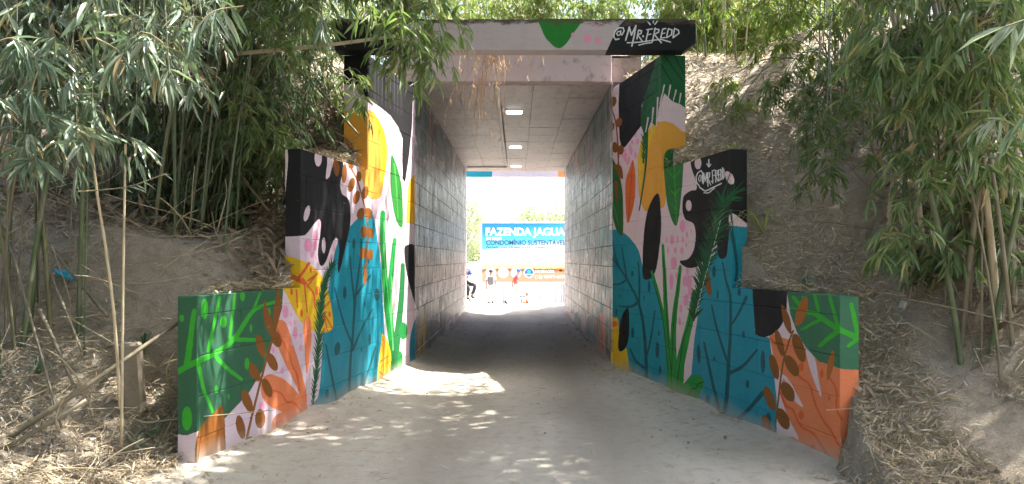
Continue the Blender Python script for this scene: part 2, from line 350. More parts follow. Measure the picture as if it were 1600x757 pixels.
def art_left_tunnel():
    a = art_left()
    a.poly((206,168,44), T('Ff',(207,235),(250,235),(256,400),(250,530),(195,600),(203,400)))
    a.poly((24,120,140), T('Cc',(412,200),(440,250),(480,340),(520,430),(505,560),(450,640),(420,520)))
    a.poly((120,56,60), T('Cc',(485,370),(520,430),(530,600),(505,600)))
    a.poly((44,88,60), T('Cc',(522,430),(580,500),(582,650),(535,610)))
    a.poly((28,96,110), T('Cc',(585,520),(630,580),(625,720),(590,700)))
    a.poly((58,84,66), T('Ff',(256,330),(330,320),(335,470),(256,530)))
    a.poly((70,70,76), T('Ff',(335,200),(370,190),(360,440),(335,460)))
    a.poly((50,120,130), T('Ff',(390,330),(408,320),(408,385),(390,395)))
    a.poly((200,110,80), T('Ff',(420,280),(438,270),(438,350),(422,358)))
    a.poly((30,30,34), T('Ff',(150,-20),(200,-20),(206,120),(206,240),(190,230),(170,100)))
    for k in range(16):
        x = 200 + random.random()*250; y = random.random()*330; a.line((40,38,42),'E',[(x,y),(x+3,y+90*random.random()+20)],7*random.random()+3)
    return a
def art_right():
    a = Art()
    a.poly(TEALL, T('H',(20,-176),(70,-182),(110,-182),(160,-148),(205,-85),(228,0),(250,35),(275,20),(300,110),(325,250),(340,400),(350,560),(345,660),(20,560)))
    a.poly(TEALL, T('H',(380,640),(408,560),(455,500),(470,330),(500,130),(515,-50),(560,-60),(620,-206),(800,-195))+T('I',(50,-20),(50,200),(108,225),(125,380),(138,500),(140,600),(115,680),(60,720))+T('H',(700,900),(500,860),(420,700)),False)
    for pts, w, w2 in ([(600,740),(622,600),(632,430),(640,300),(640,140),(620,60),(602,-30)],20,8),([(602,735),(560,560),(515,350)],18,10),([(628,450),(580,300),(552,175)],12,8),([(635,495),(700,460),(765,385)],20,10),([(640,275),(680,210),(716,135)],9,14),([(608,745),(700,690),(790,590)],12,22),([(638,-206),(655,-110),(668,0),(660,60)],18,10):
        a.line(DT,'H',pts,w,w2)
    a.ell(DT,'H',(490,405,9,45,-4),(563,428,5,12),(532,625,10,28),(720,547,8,20),(703,315,5,16),(580,125,4,22),(682,110,8,20),(562,15,9,27))
    a.ell(DT,'I',(81,318,9,45),(19,405,7,17),(5,210,5,15),(102,545,12,26))
    for pts, w, w2 in ([(243,575),(240,420),(225,250),(200,150),(150,50),(90,-40),(70,-80)],16,7),([(205,155),(170,180),(110,178)],18,6),([(150,50),(120,72),(80,75)],10,6),([(245,410),(265,320),(282,200)],9,6),([(238,475),(195,440),(165,380)],13,7),([(208,150),(210,50),(203,-30)],10,6),([(150,45),(135,-40),(125,-100)],9,6),([(82,-130),(95,-60),(110,-20)],6,6):
        a.line(DT,'H',pts,w,w2)
    a.ell(DT,'H',(177,303,7,25),(181,493,7,27),(294,385,9,40),(307,480,6,22),(302,307,4,14),(255,85,6,28),(232,140,3,15),(100,205,4,16),(115,130,3,10),(176,25,6,14))
    a.poly(YEL, T('H',(60,240),(95,233),(110,245),(118,370),(150,385),(153,540),(60,500))); a.poly(ORG, T('H',(74,258),(92,248),(106,260),(100,272),(76,276)))
    a.poly(BLK, T('H',(153,186),(161,240),(156,340),(135,385),(112,387),(110,330),(125,230)))
    a.ell(PNK,'G',(413,405,13,30),(363,470,10,25),(372,580,14,30),(338,470,5,14),(390,468,5,18),(415,470,6,14),(435,445,5,16),(378,520,7,15),(410,520,8,16),(430,495,5,10),(445,670,13,35),(425,660,7,25),(360,660,10,30),(435,620,7,20),(345,520,5,16),(385,640,6,18),(450,720,12,20),(140,50,6,14),(165,35,6,16),(190,70,6,16),(160,90,6,16),(130,75,4,10),(175,8,6,12),(455,430,4,12))
    a.ell(PNK,'H',(360,70,8,30),(430,150,12,30),(405,190,7,20),(425,60,12,25),(400,250,6,20)); a.ell(PNK,'P',(370,712,9,24),(398,684,7,22),(430,636,7,16),(420,602,5,12),(380,740,6,14))
    a.poly((48,104,52), T('G',(62,88),(85,90),(110,150),(130,260),(130,442),(100,420),(80,340),(70,200))); a.line((150,80,50),'G',[(98,200),(102,290)],16,6); a.line(GG,'G',[(85,300),(110,400)],6)
    a.poly(ORG, T('G',(178,92),(190,160),(185,290),(155,392),(145,320),(143,200),(160,140))); a.line((200,84,40),'G',[(176,110),(166,250),(157,380)],4)
    a.poly(AMB, T('P',(440,757),(450,650),(480,600),(510,550),(545,538),(600,548),(660,590))+T('X',(1090,200),(1090,245))+T('G',(415,40),(345,110),(334,270),(318,320),(280,310),(240,335),(215,290),(203,200),(203,60)))
    a.poly(YEL, T('P',(430,757),(445,640),(480,580),(525,545),(500,620),(475,700))+T('G',(232,20),(228,100),(212,240),(203,150),(203,40)))
    a.poly(BLK, T('P',(355,150),(560,150),(530,230),(510,290),(480,370),(450,460),(447,560),(370,662),(352,668),(340,620),(335,450),(343,300)),False)
    a.poly((28,98,56), T('P',(500,300),(525,220),(560,150),(700,150),(700,490),(660,470),(640,455),(600,440),(560,400),(535,470),(520,560),(495,540),(470,610),(462,600),(447,560),(450,470),(470,400)),False)
    a.line((24,92,50),'G',[(244,-60),(243,40),(236,150),(208,330)],16,5)
    a.palm([(28,98,56),(20,78,44)],'P',[(560,230),(500,380),(470,520),(462,640),(458,740)],30,60,7,30)
    for pts in [(590,362),(575,440)],[(560,360),(540,452)],[(617,385),(603,440)],[(530,420),(522,560)],[(508,470),(497,580)],[(482,520),(470,590)],[(640,400),(632,450)]: a.line(LILR,'P',pts,8,4)
    for pts in [(600,200),(655,300)],[(560,215),(650,340)],[(545,260),(600,350)],[(470,360),(520,330)],[(455,440),(500,400)]: a.line((14,52,34),'P',pts,7,4)
    a.line(BRN,'P',[(283,380),(300,470),(322,545),(335,690),(333,760)],7); a.ell(BRN,'P',(310,440,15,26,15),(337,542,16,24,15),(303,568,11,26,20),(317,668,14,24,-10),(348,678,13,24,8)); a.line(BRN,'G',[(105,-10),(108,60),(112,130)],7)
    a.ell(BRN,'G',(92,32,13,25),(122,44,13,24)); a.poly(BRN, T('G',(90,115),(120,118),(130,150),(130,182),(112,170),(100,140)))
    a.poly(BLK, T('G',(297,250),(310,340),(310,450),(290,600),(265,650),(228,650),(225,560),(232,420),(255,310)))
    a.poly(BLK, T('G',(448,70),(455,-20),(650,-60),(800,-60),(800,440),(730,405),(640,345),(633,440),(622,540),(600,560),(580,540),(572,470),(540,500),(500,580),(470,600),(430,600),(400,572),(440,560),(465,520),(475,450),(465,395),(425,370),(413,320),(420,265),(450,240),(480,230),(475,190),(455,130)))
    a.poly(LILR, T('G',(638,345),(690,375),(730,405),(728,413),(636,402)),False)
    a.ell(LILR,'G',(486,107,17,30),(635,177,17,34,-25),(443,308,14,26))
    a.poly((48,118,58), T('G',(328,60),(410,60),(408,250),(385,402),(350,340),(332,230)),True); a.line(LG,'G',[(372,80),(378,250),(385,390)],6,3)
    for pts in [(374,180),(340,140)],[(374,180),(400,140)],[(378,260),(345,220)],[(378,260),(402,225)],[(382,330),(360,300)]: a.line(LG,'G',pts,5,3)
    a.poly(BRN, T('G',(515,605),(540,635),(552,720),(535,728),(515,670)))
    # grass
    for pts, w, w2 in ([(268,15),(300,130),(330,270),(345,420),(350,560),(352,620)],12,26),([(320,-110),(326,0),(332,150),(342,320),(358,520),(362,620)],12,32),([(402,-10),(388,120),(372,260),(370,450),(378,640)],14,36),([(470,110),(455,220),(425,350),(400,470),(392,650)],24,50):
        a.line((32,148,58),'H',pts,w,w2)
    a.poly((32,148,58), T('H',(385,660),(405,580),(440,520),(490,503),(514,532),(492,592),(440,660)))
    a.line((18,84,44),'H',[(510,538),(488,545),(478,565),(455,572),(445,595),(425,605),(418,630),(400,640)],6)
    a.line((18,84,44),'H',[(462,160),(440,270),(415,350),(398,470),(378,620)],5); a.line((18,84,44),'H',[(322,-60),(332,100),(345,330),(362,520),(360,600)],4); a.line((18,84,44),'H',[(398,30),(382,160),(368,300),(362,480)],4); a.line((18,84,44),'H',[(275,60),(320,240),(345,480)],4)
    a.palm([(20,86,48),(28,104,60),(14,66,40)],'G',[(640,265),(600,300),(578,400),(540,520),(510,620),(480,757),(465,850)],66,86,10,42)
    a.line((20,86,48),'G',[(700,230),(660,250),(610,300),(590,380)],16,8)
    for k in range(14):
        y = 380 + k*32; x = 592 - (y-380)*.27; a.line((206,220,206),'G',[(x,y),(x-6,y+26)],4,1)
    for pts in [(600,275),(640,150)],[(620,280),(700,190)],[(610,290),(560,220)],[(640,330),(650,420)]: a.line((26,96,58),'G',pts,10,3)
    # near end
    a.poly(SAL, T('I',(108,215),(130,205),(200,225),(250,270),(300,315),(390,345),(540,352),(540,900),(165,900),(150,650),(140,620),(170,608),(220,620),(180,540),(145,440),(125,330)),False)
    a.poly(LILR, T('I',(108,232),(125,300),(150,360),(165,375),(145,440),(178,530),(222,620),(190,612),(140,618),(135,480),(122,340)))
    a.poly(LILR, T('I',(250,262),(285,305),(298,370),(312,457),(285,400),(262,330)),True); a.poly(LILR, T('I',(160,370),(180,385),(212,440),(240,495),(205,470),(180,420)))
    a.poly(LILR, T('I',(125,205),(158,165),(185,180),(205,225),(165,225)))
    for pts, w in ([(112,225),(130,245)],10),([(190,330),(230,380),(265,410),(290,490),(320,550),(350,590),(378,645)],8),([(150,440),(170,490),(200,510),(230,570),(280,600),(320,660),(365,718)],9),([(345,380),(370,430),(372,500),(388,545)],7),([(160,655),(210,668),(240,705)],8): a.line(DOR,'I',pts,w)
    a.ell(DOR,'I',(232,338,10,18),(313,363,7,18),(232,527,11,18),(278,660,11,17),(190,635,7,14),(343,460,5,10))
    a.poly((62,116,86), T('I',(178,-60),(178,60),(190,130),(215,200),(250,260),(300,315),(388,345),(540,352),(540,-60)),False)
    for pts, w, w2 in ([(200,62),(250,118),(290,130),(380,190),(462,225)],14,24),([(300,115),(283,48)],14,12),([(378,185),(345,60)],14,12),([(310,150),(235,190)],14,10),([(380,195),(340,225),(305,255)],20,16),([(250,118),(192,106)],12,8),([(452,215),(425,90)],20,16),([(455,222),(415,255)],18,14),([(250,115),(240,60)],12,8): a.line(LG,'I',pts,w,w2)
    a.poly(BLK, T('I',(50,-60),(180,-60),(176,60),(172,120),(155,172),(125,205),(90,220),(60,212),(50,180)),True)
    a.line(BRN,'I',[(200,195),(165,300),(145,430),(125,620)],7)
    a.poly(BRN, T('I',(155,92),(180,125),(192,165),(192,207),(170,180),(158,140))); a.poly((176,104,44), T('I',(252,58),(258,100),(238,160),(212,176),(208,140),(225,90)))
    a.ell(BRN,'I',(223,262,21,60,-18),(147,243,14,54,-14),(195,333,22,46,-30),(125,337,16,52,-15),(178,435,23,42,-30),(107,462,18,52,-20),(160,542,22,45,-25),(97,578,17,54,-14),(145,640,22,30,-30))
    a.poly((176,104,44), T('I',(355,272),(364,300),(355,350),(335,392),(335,330)))
    # small tag
    W = (236,236,240)
    for pts, w in ([(178,140),(178,195)],9),([(163,172),(178,196),(193,176)],8),([(108,335),(86,312),(82,270),(95,240),(120,222),(132,240),(130,312)],9),([(108,305),(100,285),(110,255),(122,262),(118,300)],7),([(138,322),(140,240),(151,300),(162,238),(166,312)],8),([(172,338),(170,240),(186,240),(182,272),(172,280),(192,328)],8),([(198,300),(199,303)],9),([(207,315),(204,225),(222,218)],8),([(205,262),(220,256)],7),([(229,308),(227,225),(241,225),(239,258),(229,262),(246,302)],8),([(251,298),(249,220),(259,216)],8),([(251,256),(259,252)],7),([(251,296),(262,291)],7),([(267,292),(265,212),(276,225),(277,270),(267,292)],7),([(282,287),(279,200),(290,218),(291,262),(282,287)],7),([(110,345),(150,375),(200,352),(270,317)],10),([(143,388),(180,386),(220,352)],8):
        a.line(W,'N',pts,w,None,False)
    return a
def art_right_tunnel():
    a = art_right()
    a.poly((24,112,130), T('K',(305,30),(308,560),(250,580),(215,440),(190,330),(190,230),(240,150)),True)
    a.poly((168,132,144), T('K',(185,330),(215,440),(248,590),(200,560),(180,430)))
    a.poly((52,76,56), T('K',(185,250),(186,340),(175,470),(130,480),(125,370)))
    a.poly((170,110,100), T('K',(120,370),(128,480),(105,500),(100,420))); a.poly((30,96,116), T('K',(95,440),(98,560),(60,560),(60,480)))
    a.line((12,70,84),'K',[(240,420),(255,300),(270,260),(300,290)],6)
    a.poly((206,108,70), T('L',(170,480),(200,440),(212,470),(213,665),(190,650),(165,600)))
    a.poly((60,120,130), T('L',(130,470),(170,480),(165,620),(130,590))); a.poly((60,130,140), T('L',(80,450),(100,460),(105,560),(85,530))); a.poly((196,110,84), T('L',(35,440),(60,450),(60,500),(38,480)))
    a.poly((46,52,48), T('L',(213,360),(236,360),(236,700),(213,660)),False)
    for k in range(14):
        x = 60 + random.random()*160; y = random.random()*380; a.line((38,36,40),'L',[(x,y),(x+2,y+70*random.random()+15)],6*random.random()+2)
    a.line((30,28,32),'L',[(195,160),(215,190),(240,215)],16,10)
    return a
def art_beam():
    a = Art(); a.poly((38,134,46), T('Rr',(540,-20),(745,-20),(725,40),(690,90),(655,138),(622,150),(585,120),(560,75)))
    a.ell(PNK,'Rr',(750,110,18,18),(795,120,13,16),(790,57,8,10),(690,95,8,10))
    a.poly(BLK, T('J',(-20,560),(20,470),(60,400),(110,290),(170,170),(225,105),(280,60),(300,-60),(1300,-60),(1300,600)),False)
    a.poly(BLK, T('X',(480,0),(619,0),(621,40),(617,120),(480,120)),False)
    W = (235,235,240)
    for pts, w in ([(185,285),(150,292),(128,262),(140,205),(185,165),(230,165),(240,200),(220,240),(204,236),(206,198)],15),([(202,204),(175,205),(160,230),(175,250),(202,234)],13),([(258,298),(297,155),(318,245),(370,138),(350,240),(325,360)],17),([(377,285),(397,190),(428,198),(424,225),(385,242),(435,305)],15),([(446,252),(447,258)],20),([(475,312),(502,182)],15),([(483,187),(547,175)],14),([(490,242),(530,232)],13),([(545,312),(575,168)],15),([(568,178),(615,185),(612,212),(565,235),(640,325)],15),([(635,275),(655,180),(688,173)],14),([(642,228),(680,221)],12),([(635,275),(682,270)],13),([(697,273),(716,177),(756,190),(750,240),(697,273)],14),([(765,273),(782,172),(825,190),(830,225),(765,273)],14),([(275,325),(400,320),(540,300),(640,290),(740,318)],13),([(400,350),(470,332),(540,324)],13),([(490,95),(522,130)],15),([(556,88),(553,115)],13),([(602,90),(570,130)],14):
        a.line(W,'J',pts,w,None,False)
    return a

def raster(art, base, O, e1, e2, w, h, res, u0=0.0, v0=0.0):
    """paint an Art (given in photo pixels) on the wall plane O + u e1 + v e2, u in [u0,u0+w], v in [v0,v0+h]"""
    W, H = int(w * res), int(h * res); img = np.empty((H, W, 3), np.float32); img[:] = np.array(base) / 255.0
    O = np.array(O, float); e1 = np.array(e1, float); e2 = np.array(e2, float); n = np.cross(e1, e2); Cc = np.array((0, 0, CH))
    k0 = n @ (O - Cc)
    for col, pts in art.ops:
        p = np.array(pts, float); d = np.stack([(p[:,0]-VX)/F, np.ones(len(p)), (HY-p[:,1])/F], 1)
        den = d @ n; t = k0 / np.where(abs(den) < 1e-9, 1e-9, den)
        if (t <= 0.5).any() or (t > 90).any(): continue
        q = Cc + d * t[:,None] - O; x = (q @ e1 - u0) * res; y = (q @ e2 - v0) * res
        if col[0] < 250:
            g_ = sum(col) / 3; col = tuple(min(255, max(0, g_ + (v - g_) * 1.0)) for v in col)
        if x.max() < 0 or y.max() < 0 or x.min() > W or y.min() > H: continue
        ya, yb = max(0, int(y.min())), min(H, int(y.max()) + 2); x2 = np.roll(x, -1); y2 = np.roll(y, -1); c = np.array(col) / 255.0
        for r in range(ya, yb):
            yy = r + .5; m = (y <= yy) != (y2 <= yy)
            if not m.any(): continue
            xs = np.sort(x[m] + (yy - y[m]) * (x2[m] - x[m]) / (y2[m] - y[m]))
            for i in range(0, len(xs) - 1, 2):
                a_, b_ = max(0, int(round(xs[i]))), min(W, int(round(xs[i+1])))
                if b_ > a_: img[r, a_:b_] = c
    return img
def weather_wall(img, res, seed, course=.313, blen=.6):
    """age and soot printed in wall coordinates: block to block tints, patches, vertical black runs and scratches"""
    rs = np.random.default_rng(seed); H, W, _ = img.shape; z0 = -.08 + .3
    for k in range(int(H / res / course) + 2):
        r0, r1 = int((z0 + (k-1)*course)*res), int((z0 + k*course)*res)
        for j in range(-1, int(W / res / blen) + 2):
            c0 = int((.05 + j*blen + (blen*.5 if k % 2 == 0 else 0)) * res); c1 = c0 + int(blen*res); a, b, c, d = max(r0, 0), max(r1, 0), max(c0, 0), max(c1, 0)
            if b > a and d > c:
                img[a:b, c:d] *= rs.uniform(.88, 1.12) * np.array([1, rs.uniform(.96, 1.02), rs.uniform(.94, 1.04)])
                if rs.random() < .22: img[a:b, c:d] = img[a:b, c:d]*.5 + .5*np.array(((.80,.77,.76),(.60,.60,.57),(.74,.66,.66),(.56,.62,.58))[rs.integers(4)])
    for i in range(1500):
        x = int(rs.uniform(0, W)); zc = rs.beta(2.2, 1.6) * H; L = int(res * rs.uniform(.08, .9)); w = int(max(1, res * abs(rs.normal(0, .035)) + 1)); al = rs.uniform(.35, .95); xx = float(x)
        for r in range(int(zc), min(H, int(zc) + L)):
            xx += rs.normal(0, .25); c = int(xx)
            if 0 <= c < W - w and rs.random() < .86: img[r, c:c+w] = img[r, c:c+w]*(1-al) + al*np.array((.10,.09,.10))
    for i in range(420):
        x, y = rs.uniform(0, W), rs.beta(2, 2) * H; L = res * rs.uniform(.1, .5); a = rs.normal(0, .5) + (0 if rs.random() < .5 else 1.57); n = int(L)
        for k in range(n):
            c, r = int(x + math.cos(a)*k + 3*math.sin(k*.2)), int(y + math.sin(a)*k)
            if 0 <= c < W-2 and 0 <= r < H-2: img[r:r+2, c:c+2] *= .35
    for i in range(280):
        x, y = int(rs.uniform(0, W)), int(rs.beta(2.5, 1.5) * H); w, h = int(res*rs.uniform(.03, .14)), int(res*rs.uniform(.1, .4)); s_ = img[y:y+h, x:x+w]
        s_ *= np.where(rs.random(s_.shape[:2]) < rs.uniform(.2, .7), rs.uniform(.15, .5), 1)[..., None]
    for i in range(520):                       # broad ragged smears of old black paint
        x, y = int(rs.uniform(0, W)), int(rs.beta(2.2, 1.7) * H * .97); w, h = int(res*(.03 + abs(rs.normal(0, .13)))), int(res*rs.uniform(.05, .55)); s_ = img[y:y+h, x:x+w]
        if s_.size == 0: continue
        hh, ww = s_.shape[:2]; cols = (rs.random(ww) < .62)[None, :] & (rs.random((hh, ww)) < .88); cols &= (np.arange(hh)[:, None] > rs.uniform(0, .35, ww)[None, :] * hh)
        s_ *= np.where(cols, rs.uniform(.12, .45), 1)[..., None]
    return np.clip(img, 0, 1)
def make_image(name, img):
    H, W, _ = img.shape; im = bpy.data.images.new(name, W, H); px = np.ones((H, W, 4), np.float32); px[..., :3] = img
    im.pixels.foreach_set(px.ravel()); im.pack(); return im
def mural_mat(name, ref, image, axis, w, h, u0, v0, worn=0.0, weather=.25, mul=.82):
    """painted wall: flat print from the wall's own coordinates, plus dirt, dust at the foot, relief"""
    t = NT(name); co = t.obj(ref); sp = t.t.nodes.new('ShaderNodeSeparateXYZ'); t.l(co, sp.inputs[0])
    wob = t.math('MULTIPLY', t.math('SUBTRACT', t.noise(co, 9.0, 3), .5), .012)
    U = t.math('DIVIDE', t.math('ADD', t.math('SUBTRACT', sp.outputs[axis], u0), wob), w)
    V = t.math('DIVIDE', t.math('ADD', t.math('SUBTRACT', sp.outputs[2], v0), wob), h)
    cb = t.t.nodes.new('ShaderNodeCombineXYZ'); t.l(U, cb.inputs[0]); t.l(V, cb.inputs[1])
    im = t.t.nodes.new('ShaderNodeTexImage'); im.image = image; im.extension = 'EXTEND'; t.l(cb.outputs[0], im.inputs[0])
    c = t.mix(1.0, im.outputs[0], (mul, mul, mul, 1), 'MULTIPLY')
    brush = t.noise(t.mapv(co, (3, 3, 22)), 1.6, 4, .6, .8); c = t.mix(t.ramp(brush, [(.3, .0), (.7, .22)]), c, t.mix(1.0, c, (.62,.62,.64,1), 'MULTIPLY'))
    streak = t.noise(t.mapv(co, (9, 9, .7)), 1.0, 5, .65); blot = t.noise(co, 2.2, 6, .62); fine = t.noise(co, 40.0, 4, .65)
    c = t.mix(t.math('MULTIPLY', t.ramp(streak, [(.5, 0.0), (.78, 1.0)]), weather), c, t.mix(1.0, c, (.45,.42,.40,1), 'MULTIPLY'))
    c = t.mix(t.math('MULTIPLY', t.ramp(blot, [(.5, 0.0), (.75, 1.0)]), weather * .9), c, t.mix(1.0, c, (.72,.70,.66,1), 'MULTIPLY'))
    if worn > 0:
        st2 = t.noise(t.mapv(co, (5, 5, .9), (3, 3, 3)), 1.0, 7, .75, .6); st3 = t.noise(t.mapv(co, (3, 3, 1.6), (9, 1, 5)), 1.3, 6, .7)
        c = t.mix(t.math('MULTIPLY', t.ramp(st3, [(.42, 0.0), (.6, 1.0)]), worn * .5), c, (.66,.63,.65))
        c = t.mix(t.math('MULTIPLY', t.ramp(st2, [(.53, 0.0), (.585, 1.0)]), worn * .5), c, (.045,.042,.045))
    dust = t.ramp(t.math('ADD', sp.outputs[2], t.math('MULTIPLY', blot, .22)), [(.10, 1.0), (.30, 0.0)])
    c = t.mix(t.math('MULTIPLY', dust, .75), c, (.42,.37,.31))
    chip = t.ramp(t.noise(co, 26.0, 5, .7), [(.70, 0.0), (.72, 1.0)])
    c = t.mix(t.math('MULTIPLY', chip, .6), c, (.40,.37,.36))
    t.bump(t.math('ADD', t.math('MULTIPLY', fine, .6), blot), .35, .006)
    return t.set(c, t.ramp(blot, [(.3, .30), (.7, .5)]) if worn > .5 else t.ramp(blot, [(.3, .55), (.7, .75)]), Specular_IOR_Level=.3)

# ================================================================== LARGE STRUCTURE
Y0, Y1, Y2 = 5.85, 11.25, 22.8
def edge_x(Y, side):
    near, tun = (2.45, 1.40) if side > 0 else (2.43, 1.50)
    return float(np.interp(Y, [-12, Y0, Y1, Y2, 28.2, 60], [near + 1.6, near, tun, tun, near + .2, near + 1.0]))

def make_wall(name, label, group, origin, direc, regions, art, base, outward, ends=(), worn=0.0, weather=.16, res=230, height=4.35, course=.313, blen=1.25, rough_art=None):
    """origin: start on the ground, direc: unit vector along the wall; regions: (u0,u1,top,thickness); outward: +1/-1 on local y"""
    d = Vector((direc[0], direc[1], 0)).normalized()
    w = empty(name, origin, math.atan2(d.y, d.x), label, 'wall', group)
    L = regions[-1][1]; out = Vector((-d.y, d.x, 0)) * outward
    bpy.context.view_layer.update()
    img = raster(art, base, origin, d, (0, 0, 1), L + .1, height + .3, res, -.05, -.3)
    img = make_image(name + '_paint', weather_wall(img, res, len(label)) if worn > .5 else img)
    mul_ = 1.0 if worn > .5 else .82
    mt = mural_mat(name + '_paint', w, img, 0, L + .1, height + .3, -.05, -.3, worn, weather, mul_)
    core = MB(); s = outward
    for i, (a, b, top, th) in enumerate(regions):
        core.box((a, min(s*.007, s*th), -.4), (b, max(s*.007, s*th), top - .004))
    core.build('core', mt if worn < .5 else M['grout'], w)
    cache = {}; rs = random.Random(hash(len(label)) % 97)
    z = -.08; k = 0; zmax = max(r[2] for r in regions)
    while z < zmax - .02:
        z1 = z + course; segs = []
        for a, b, top, th in regions:
            e = min(z1, top)
            if e - z < .05: continue
            if segs and abs(segs[-1][1] - a) < 1e-6 and abs(segs[-1][2] - e) < 1e-6: segs[-1][1] = b
            else: segs.append([a, b, e])
        for a, b, e in segs:
            cuts = [a] + [u for u in np.arange(-blen * (.5 if k % 2 else 1.0), L + blen, blen) if a + .08 < u < b - .08] + [b]
            for u0, u1 in zip(cuts[:-1], cuts[1:]):
                key = (round(u1-u0, 3), round(e-z, 3))
                if key not in cache:
                    g = .0055 if worn > .5 else .0017; ww, hh = u1-u0-2*g, e-z-2*g; c = .002 if worn > .5 else .004; Y = lambda v: v * s
                    v = [(g+c, 0, g+c), (g+ww-c, 0, g+c), (g+ww-c, 0, g+hh-c), (g+c, 0, g+hh-c), (g, Y(c), g), (g+ww, Y(c), g), (g+ww, Y(c), g+hh), (g, Y(c), g+hh), (g, Y(.05), g), (g+ww, Y(.05), g), (g+ww, Y(.05), g+hh), (g, Y(.05), g+hh)]
                    f = [(0,1,2,3)] + [(4+i, 4+(i+1)%4, (i+1)%4, i) for i in range(4)] + [(8+i, 8+(i+1)%4, 4+(i+1)%4, 4+i) for i in range(4)]
                    if s < 0: f = [q[::-1] for q in f]
                    me = bpy.data.meshes.new('block'); me.from_pydata(v, [], f); me.materials.append(mt); cache[key] = me
                o = bpy.data.objects.new('block', cache[key]); C.objects.link(o); o.parent = w
                o.location = (u0, s * rs.uniform(-.0015, .002), z)
        z = z1; k += 1
    for u, z0, z1, th in ends:                     # painted end faces, looking down the road
        P = Vector(origin) + d * u; eimg = make_image('end_paint', raster(art, base, P, out, (0, 0, 1), th, z1 - z0 + .2, 300, 0, z0 - .1))
        em = mural_mat('end_face_paint', w, eimg, 1, th * s, z1 - z0 + .2, 0, z0 - .1, 0, weather)
        m = MB(); m.box((u - .012, min(s*.001, s*(th-.002)), z0 - (.35 if z0 < .1 else -.003)), (u - .0005, max(s*.001, s*(th-.002)), z1 - .008), .003); m.build('end_face', em, w)
    return w, mt

M['grout'] = simple('dark_grout', (.05,.045,.045), .9, .3, 20)
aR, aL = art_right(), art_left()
LR = math.hypot(1.05, 5.4); LL = math.hypot(.93, 5.4)
fR, fL = LR / 5.4, LL / 5.4
dR = Vector((-1.05, 5.4, 0)).normalized(); dL = Vector((.93, 5.4, 0)).normalized()
def steps(f): return (7.58 - Y0) * f, (9.385 - Y0) * f
s2, s3 = steps(fR)
make_wall('wing_wall', 'painted concrete block wing wall right of the tunnel mouth, with dripping black shape and orange near end', 'mural wing walls of the underpass',
          (2.45, Y0, 0), dR, [(0, s2, 1.32, .165), (s2, s3, 2.69, .165), (s3, LR, 4.10, .31)], aR, LILR, -1,
          [(0, 0, 1.32, .165), (s2, 1.32, 2.69, .165), (s3, 2.69, 4.10, .31)])
s2, s3 = steps(fL)
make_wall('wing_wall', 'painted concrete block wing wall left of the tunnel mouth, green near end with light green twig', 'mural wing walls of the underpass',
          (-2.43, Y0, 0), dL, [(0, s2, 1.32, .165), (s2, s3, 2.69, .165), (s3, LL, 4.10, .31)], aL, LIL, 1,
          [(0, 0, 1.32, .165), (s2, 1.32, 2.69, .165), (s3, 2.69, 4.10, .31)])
make_wall('tunnel_wall', 'worn grey block wall along the right inside of the underpass', 'tunnel side walls', (1.40, Y1, 0), (0, 1, 0), [(0, Y2 - Y1, 4.195, .3)], art_right_tunnel(), (236,222,228), -1, (), .55, .12, 110, 4.25, blen=.6)
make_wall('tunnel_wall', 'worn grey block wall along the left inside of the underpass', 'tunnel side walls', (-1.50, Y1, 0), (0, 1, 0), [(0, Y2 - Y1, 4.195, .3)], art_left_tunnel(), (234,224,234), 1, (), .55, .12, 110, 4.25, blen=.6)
# far mouth: plain flaring walls
plain = Art()
make_wall('wing_wall', 'plain wing wall beyond the far mouth on the right', 'far wing walls', (1.40, Y2, 0), Vector((1.25, 5.4, 0)), [(0, 2.0, 4.1, .3), (2.0, 3.8, 2.69, .165), (3.8, 5.5, 1.32, .165)], plain, (170,160,160), -1, (), .3, .3, 10, 4.35)
make_wall('wing_wall', 'plain wing wall beyond the far mouth on the left', 'far wing walls', (-1.50, Y2, 0), Vector((-1.13, 5.4, 0)), [(0, 2.0, 4.1, .3), (2.0, 3.8, 2.69, .165), (3.8, 5.5, 1.32, .165)], plain, (170,160,160), 1, (), .3, .3, 10, 4.35)

# tunnel roof: slab, formwork panels, painted front edge, lamps and conduits
roof = empty('tunnel_roof', (0, Y1, 4.2), 0, 'concrete roof slab of the underpass with grey board marked ceiling', 'roof')
edge_t = NT('roof_edge_paint'); _p = edge_t.pos(); _n = edge_t.noise(_p, 7, 6, .7); _c = edge_t.mix(edge_t.ramp(_n, [(.55, 0.0), (.7, 1.0)]), lin((200,180,182)), (.30,.27,.25))
_sp = edge_t.t.nodes.new('ShaderNodeSeparateXYZ'); edge_t.l(_p, _sp.inputs[0])
_c = edge_t.mix(edge_t.ramp(edge_t.noise(_p, 30, 4, .7), [(.68, 0.0), (.72, 1.0)]), _c, (.10,.08,.07))
edge_t.bump(_n, .3, .01); edge_t.set(_c, .7); M['edge'] = edge_t.m
MB().box((-1.95, .22, .012), (1.85, Y2 - Y1 - .2, .40)).build('slab', M['ceil'], roof)
MB().box((-1.62, .002, .002), (1.385, .218, .40), .006).build('edge_beam', M['edge'], roof)
MB().box((-1.62, Y2 - Y1 - .198, .002), (1.5, Y2 - Y1, .40), .006).build('edge_beam', M['edge'], roof)
pc = {}; xs = [-1.498, -.93, -.35, .24, .83, 1.398]; ys = list(np.linspace(.222, Y2 - Y1 - .2, 13))
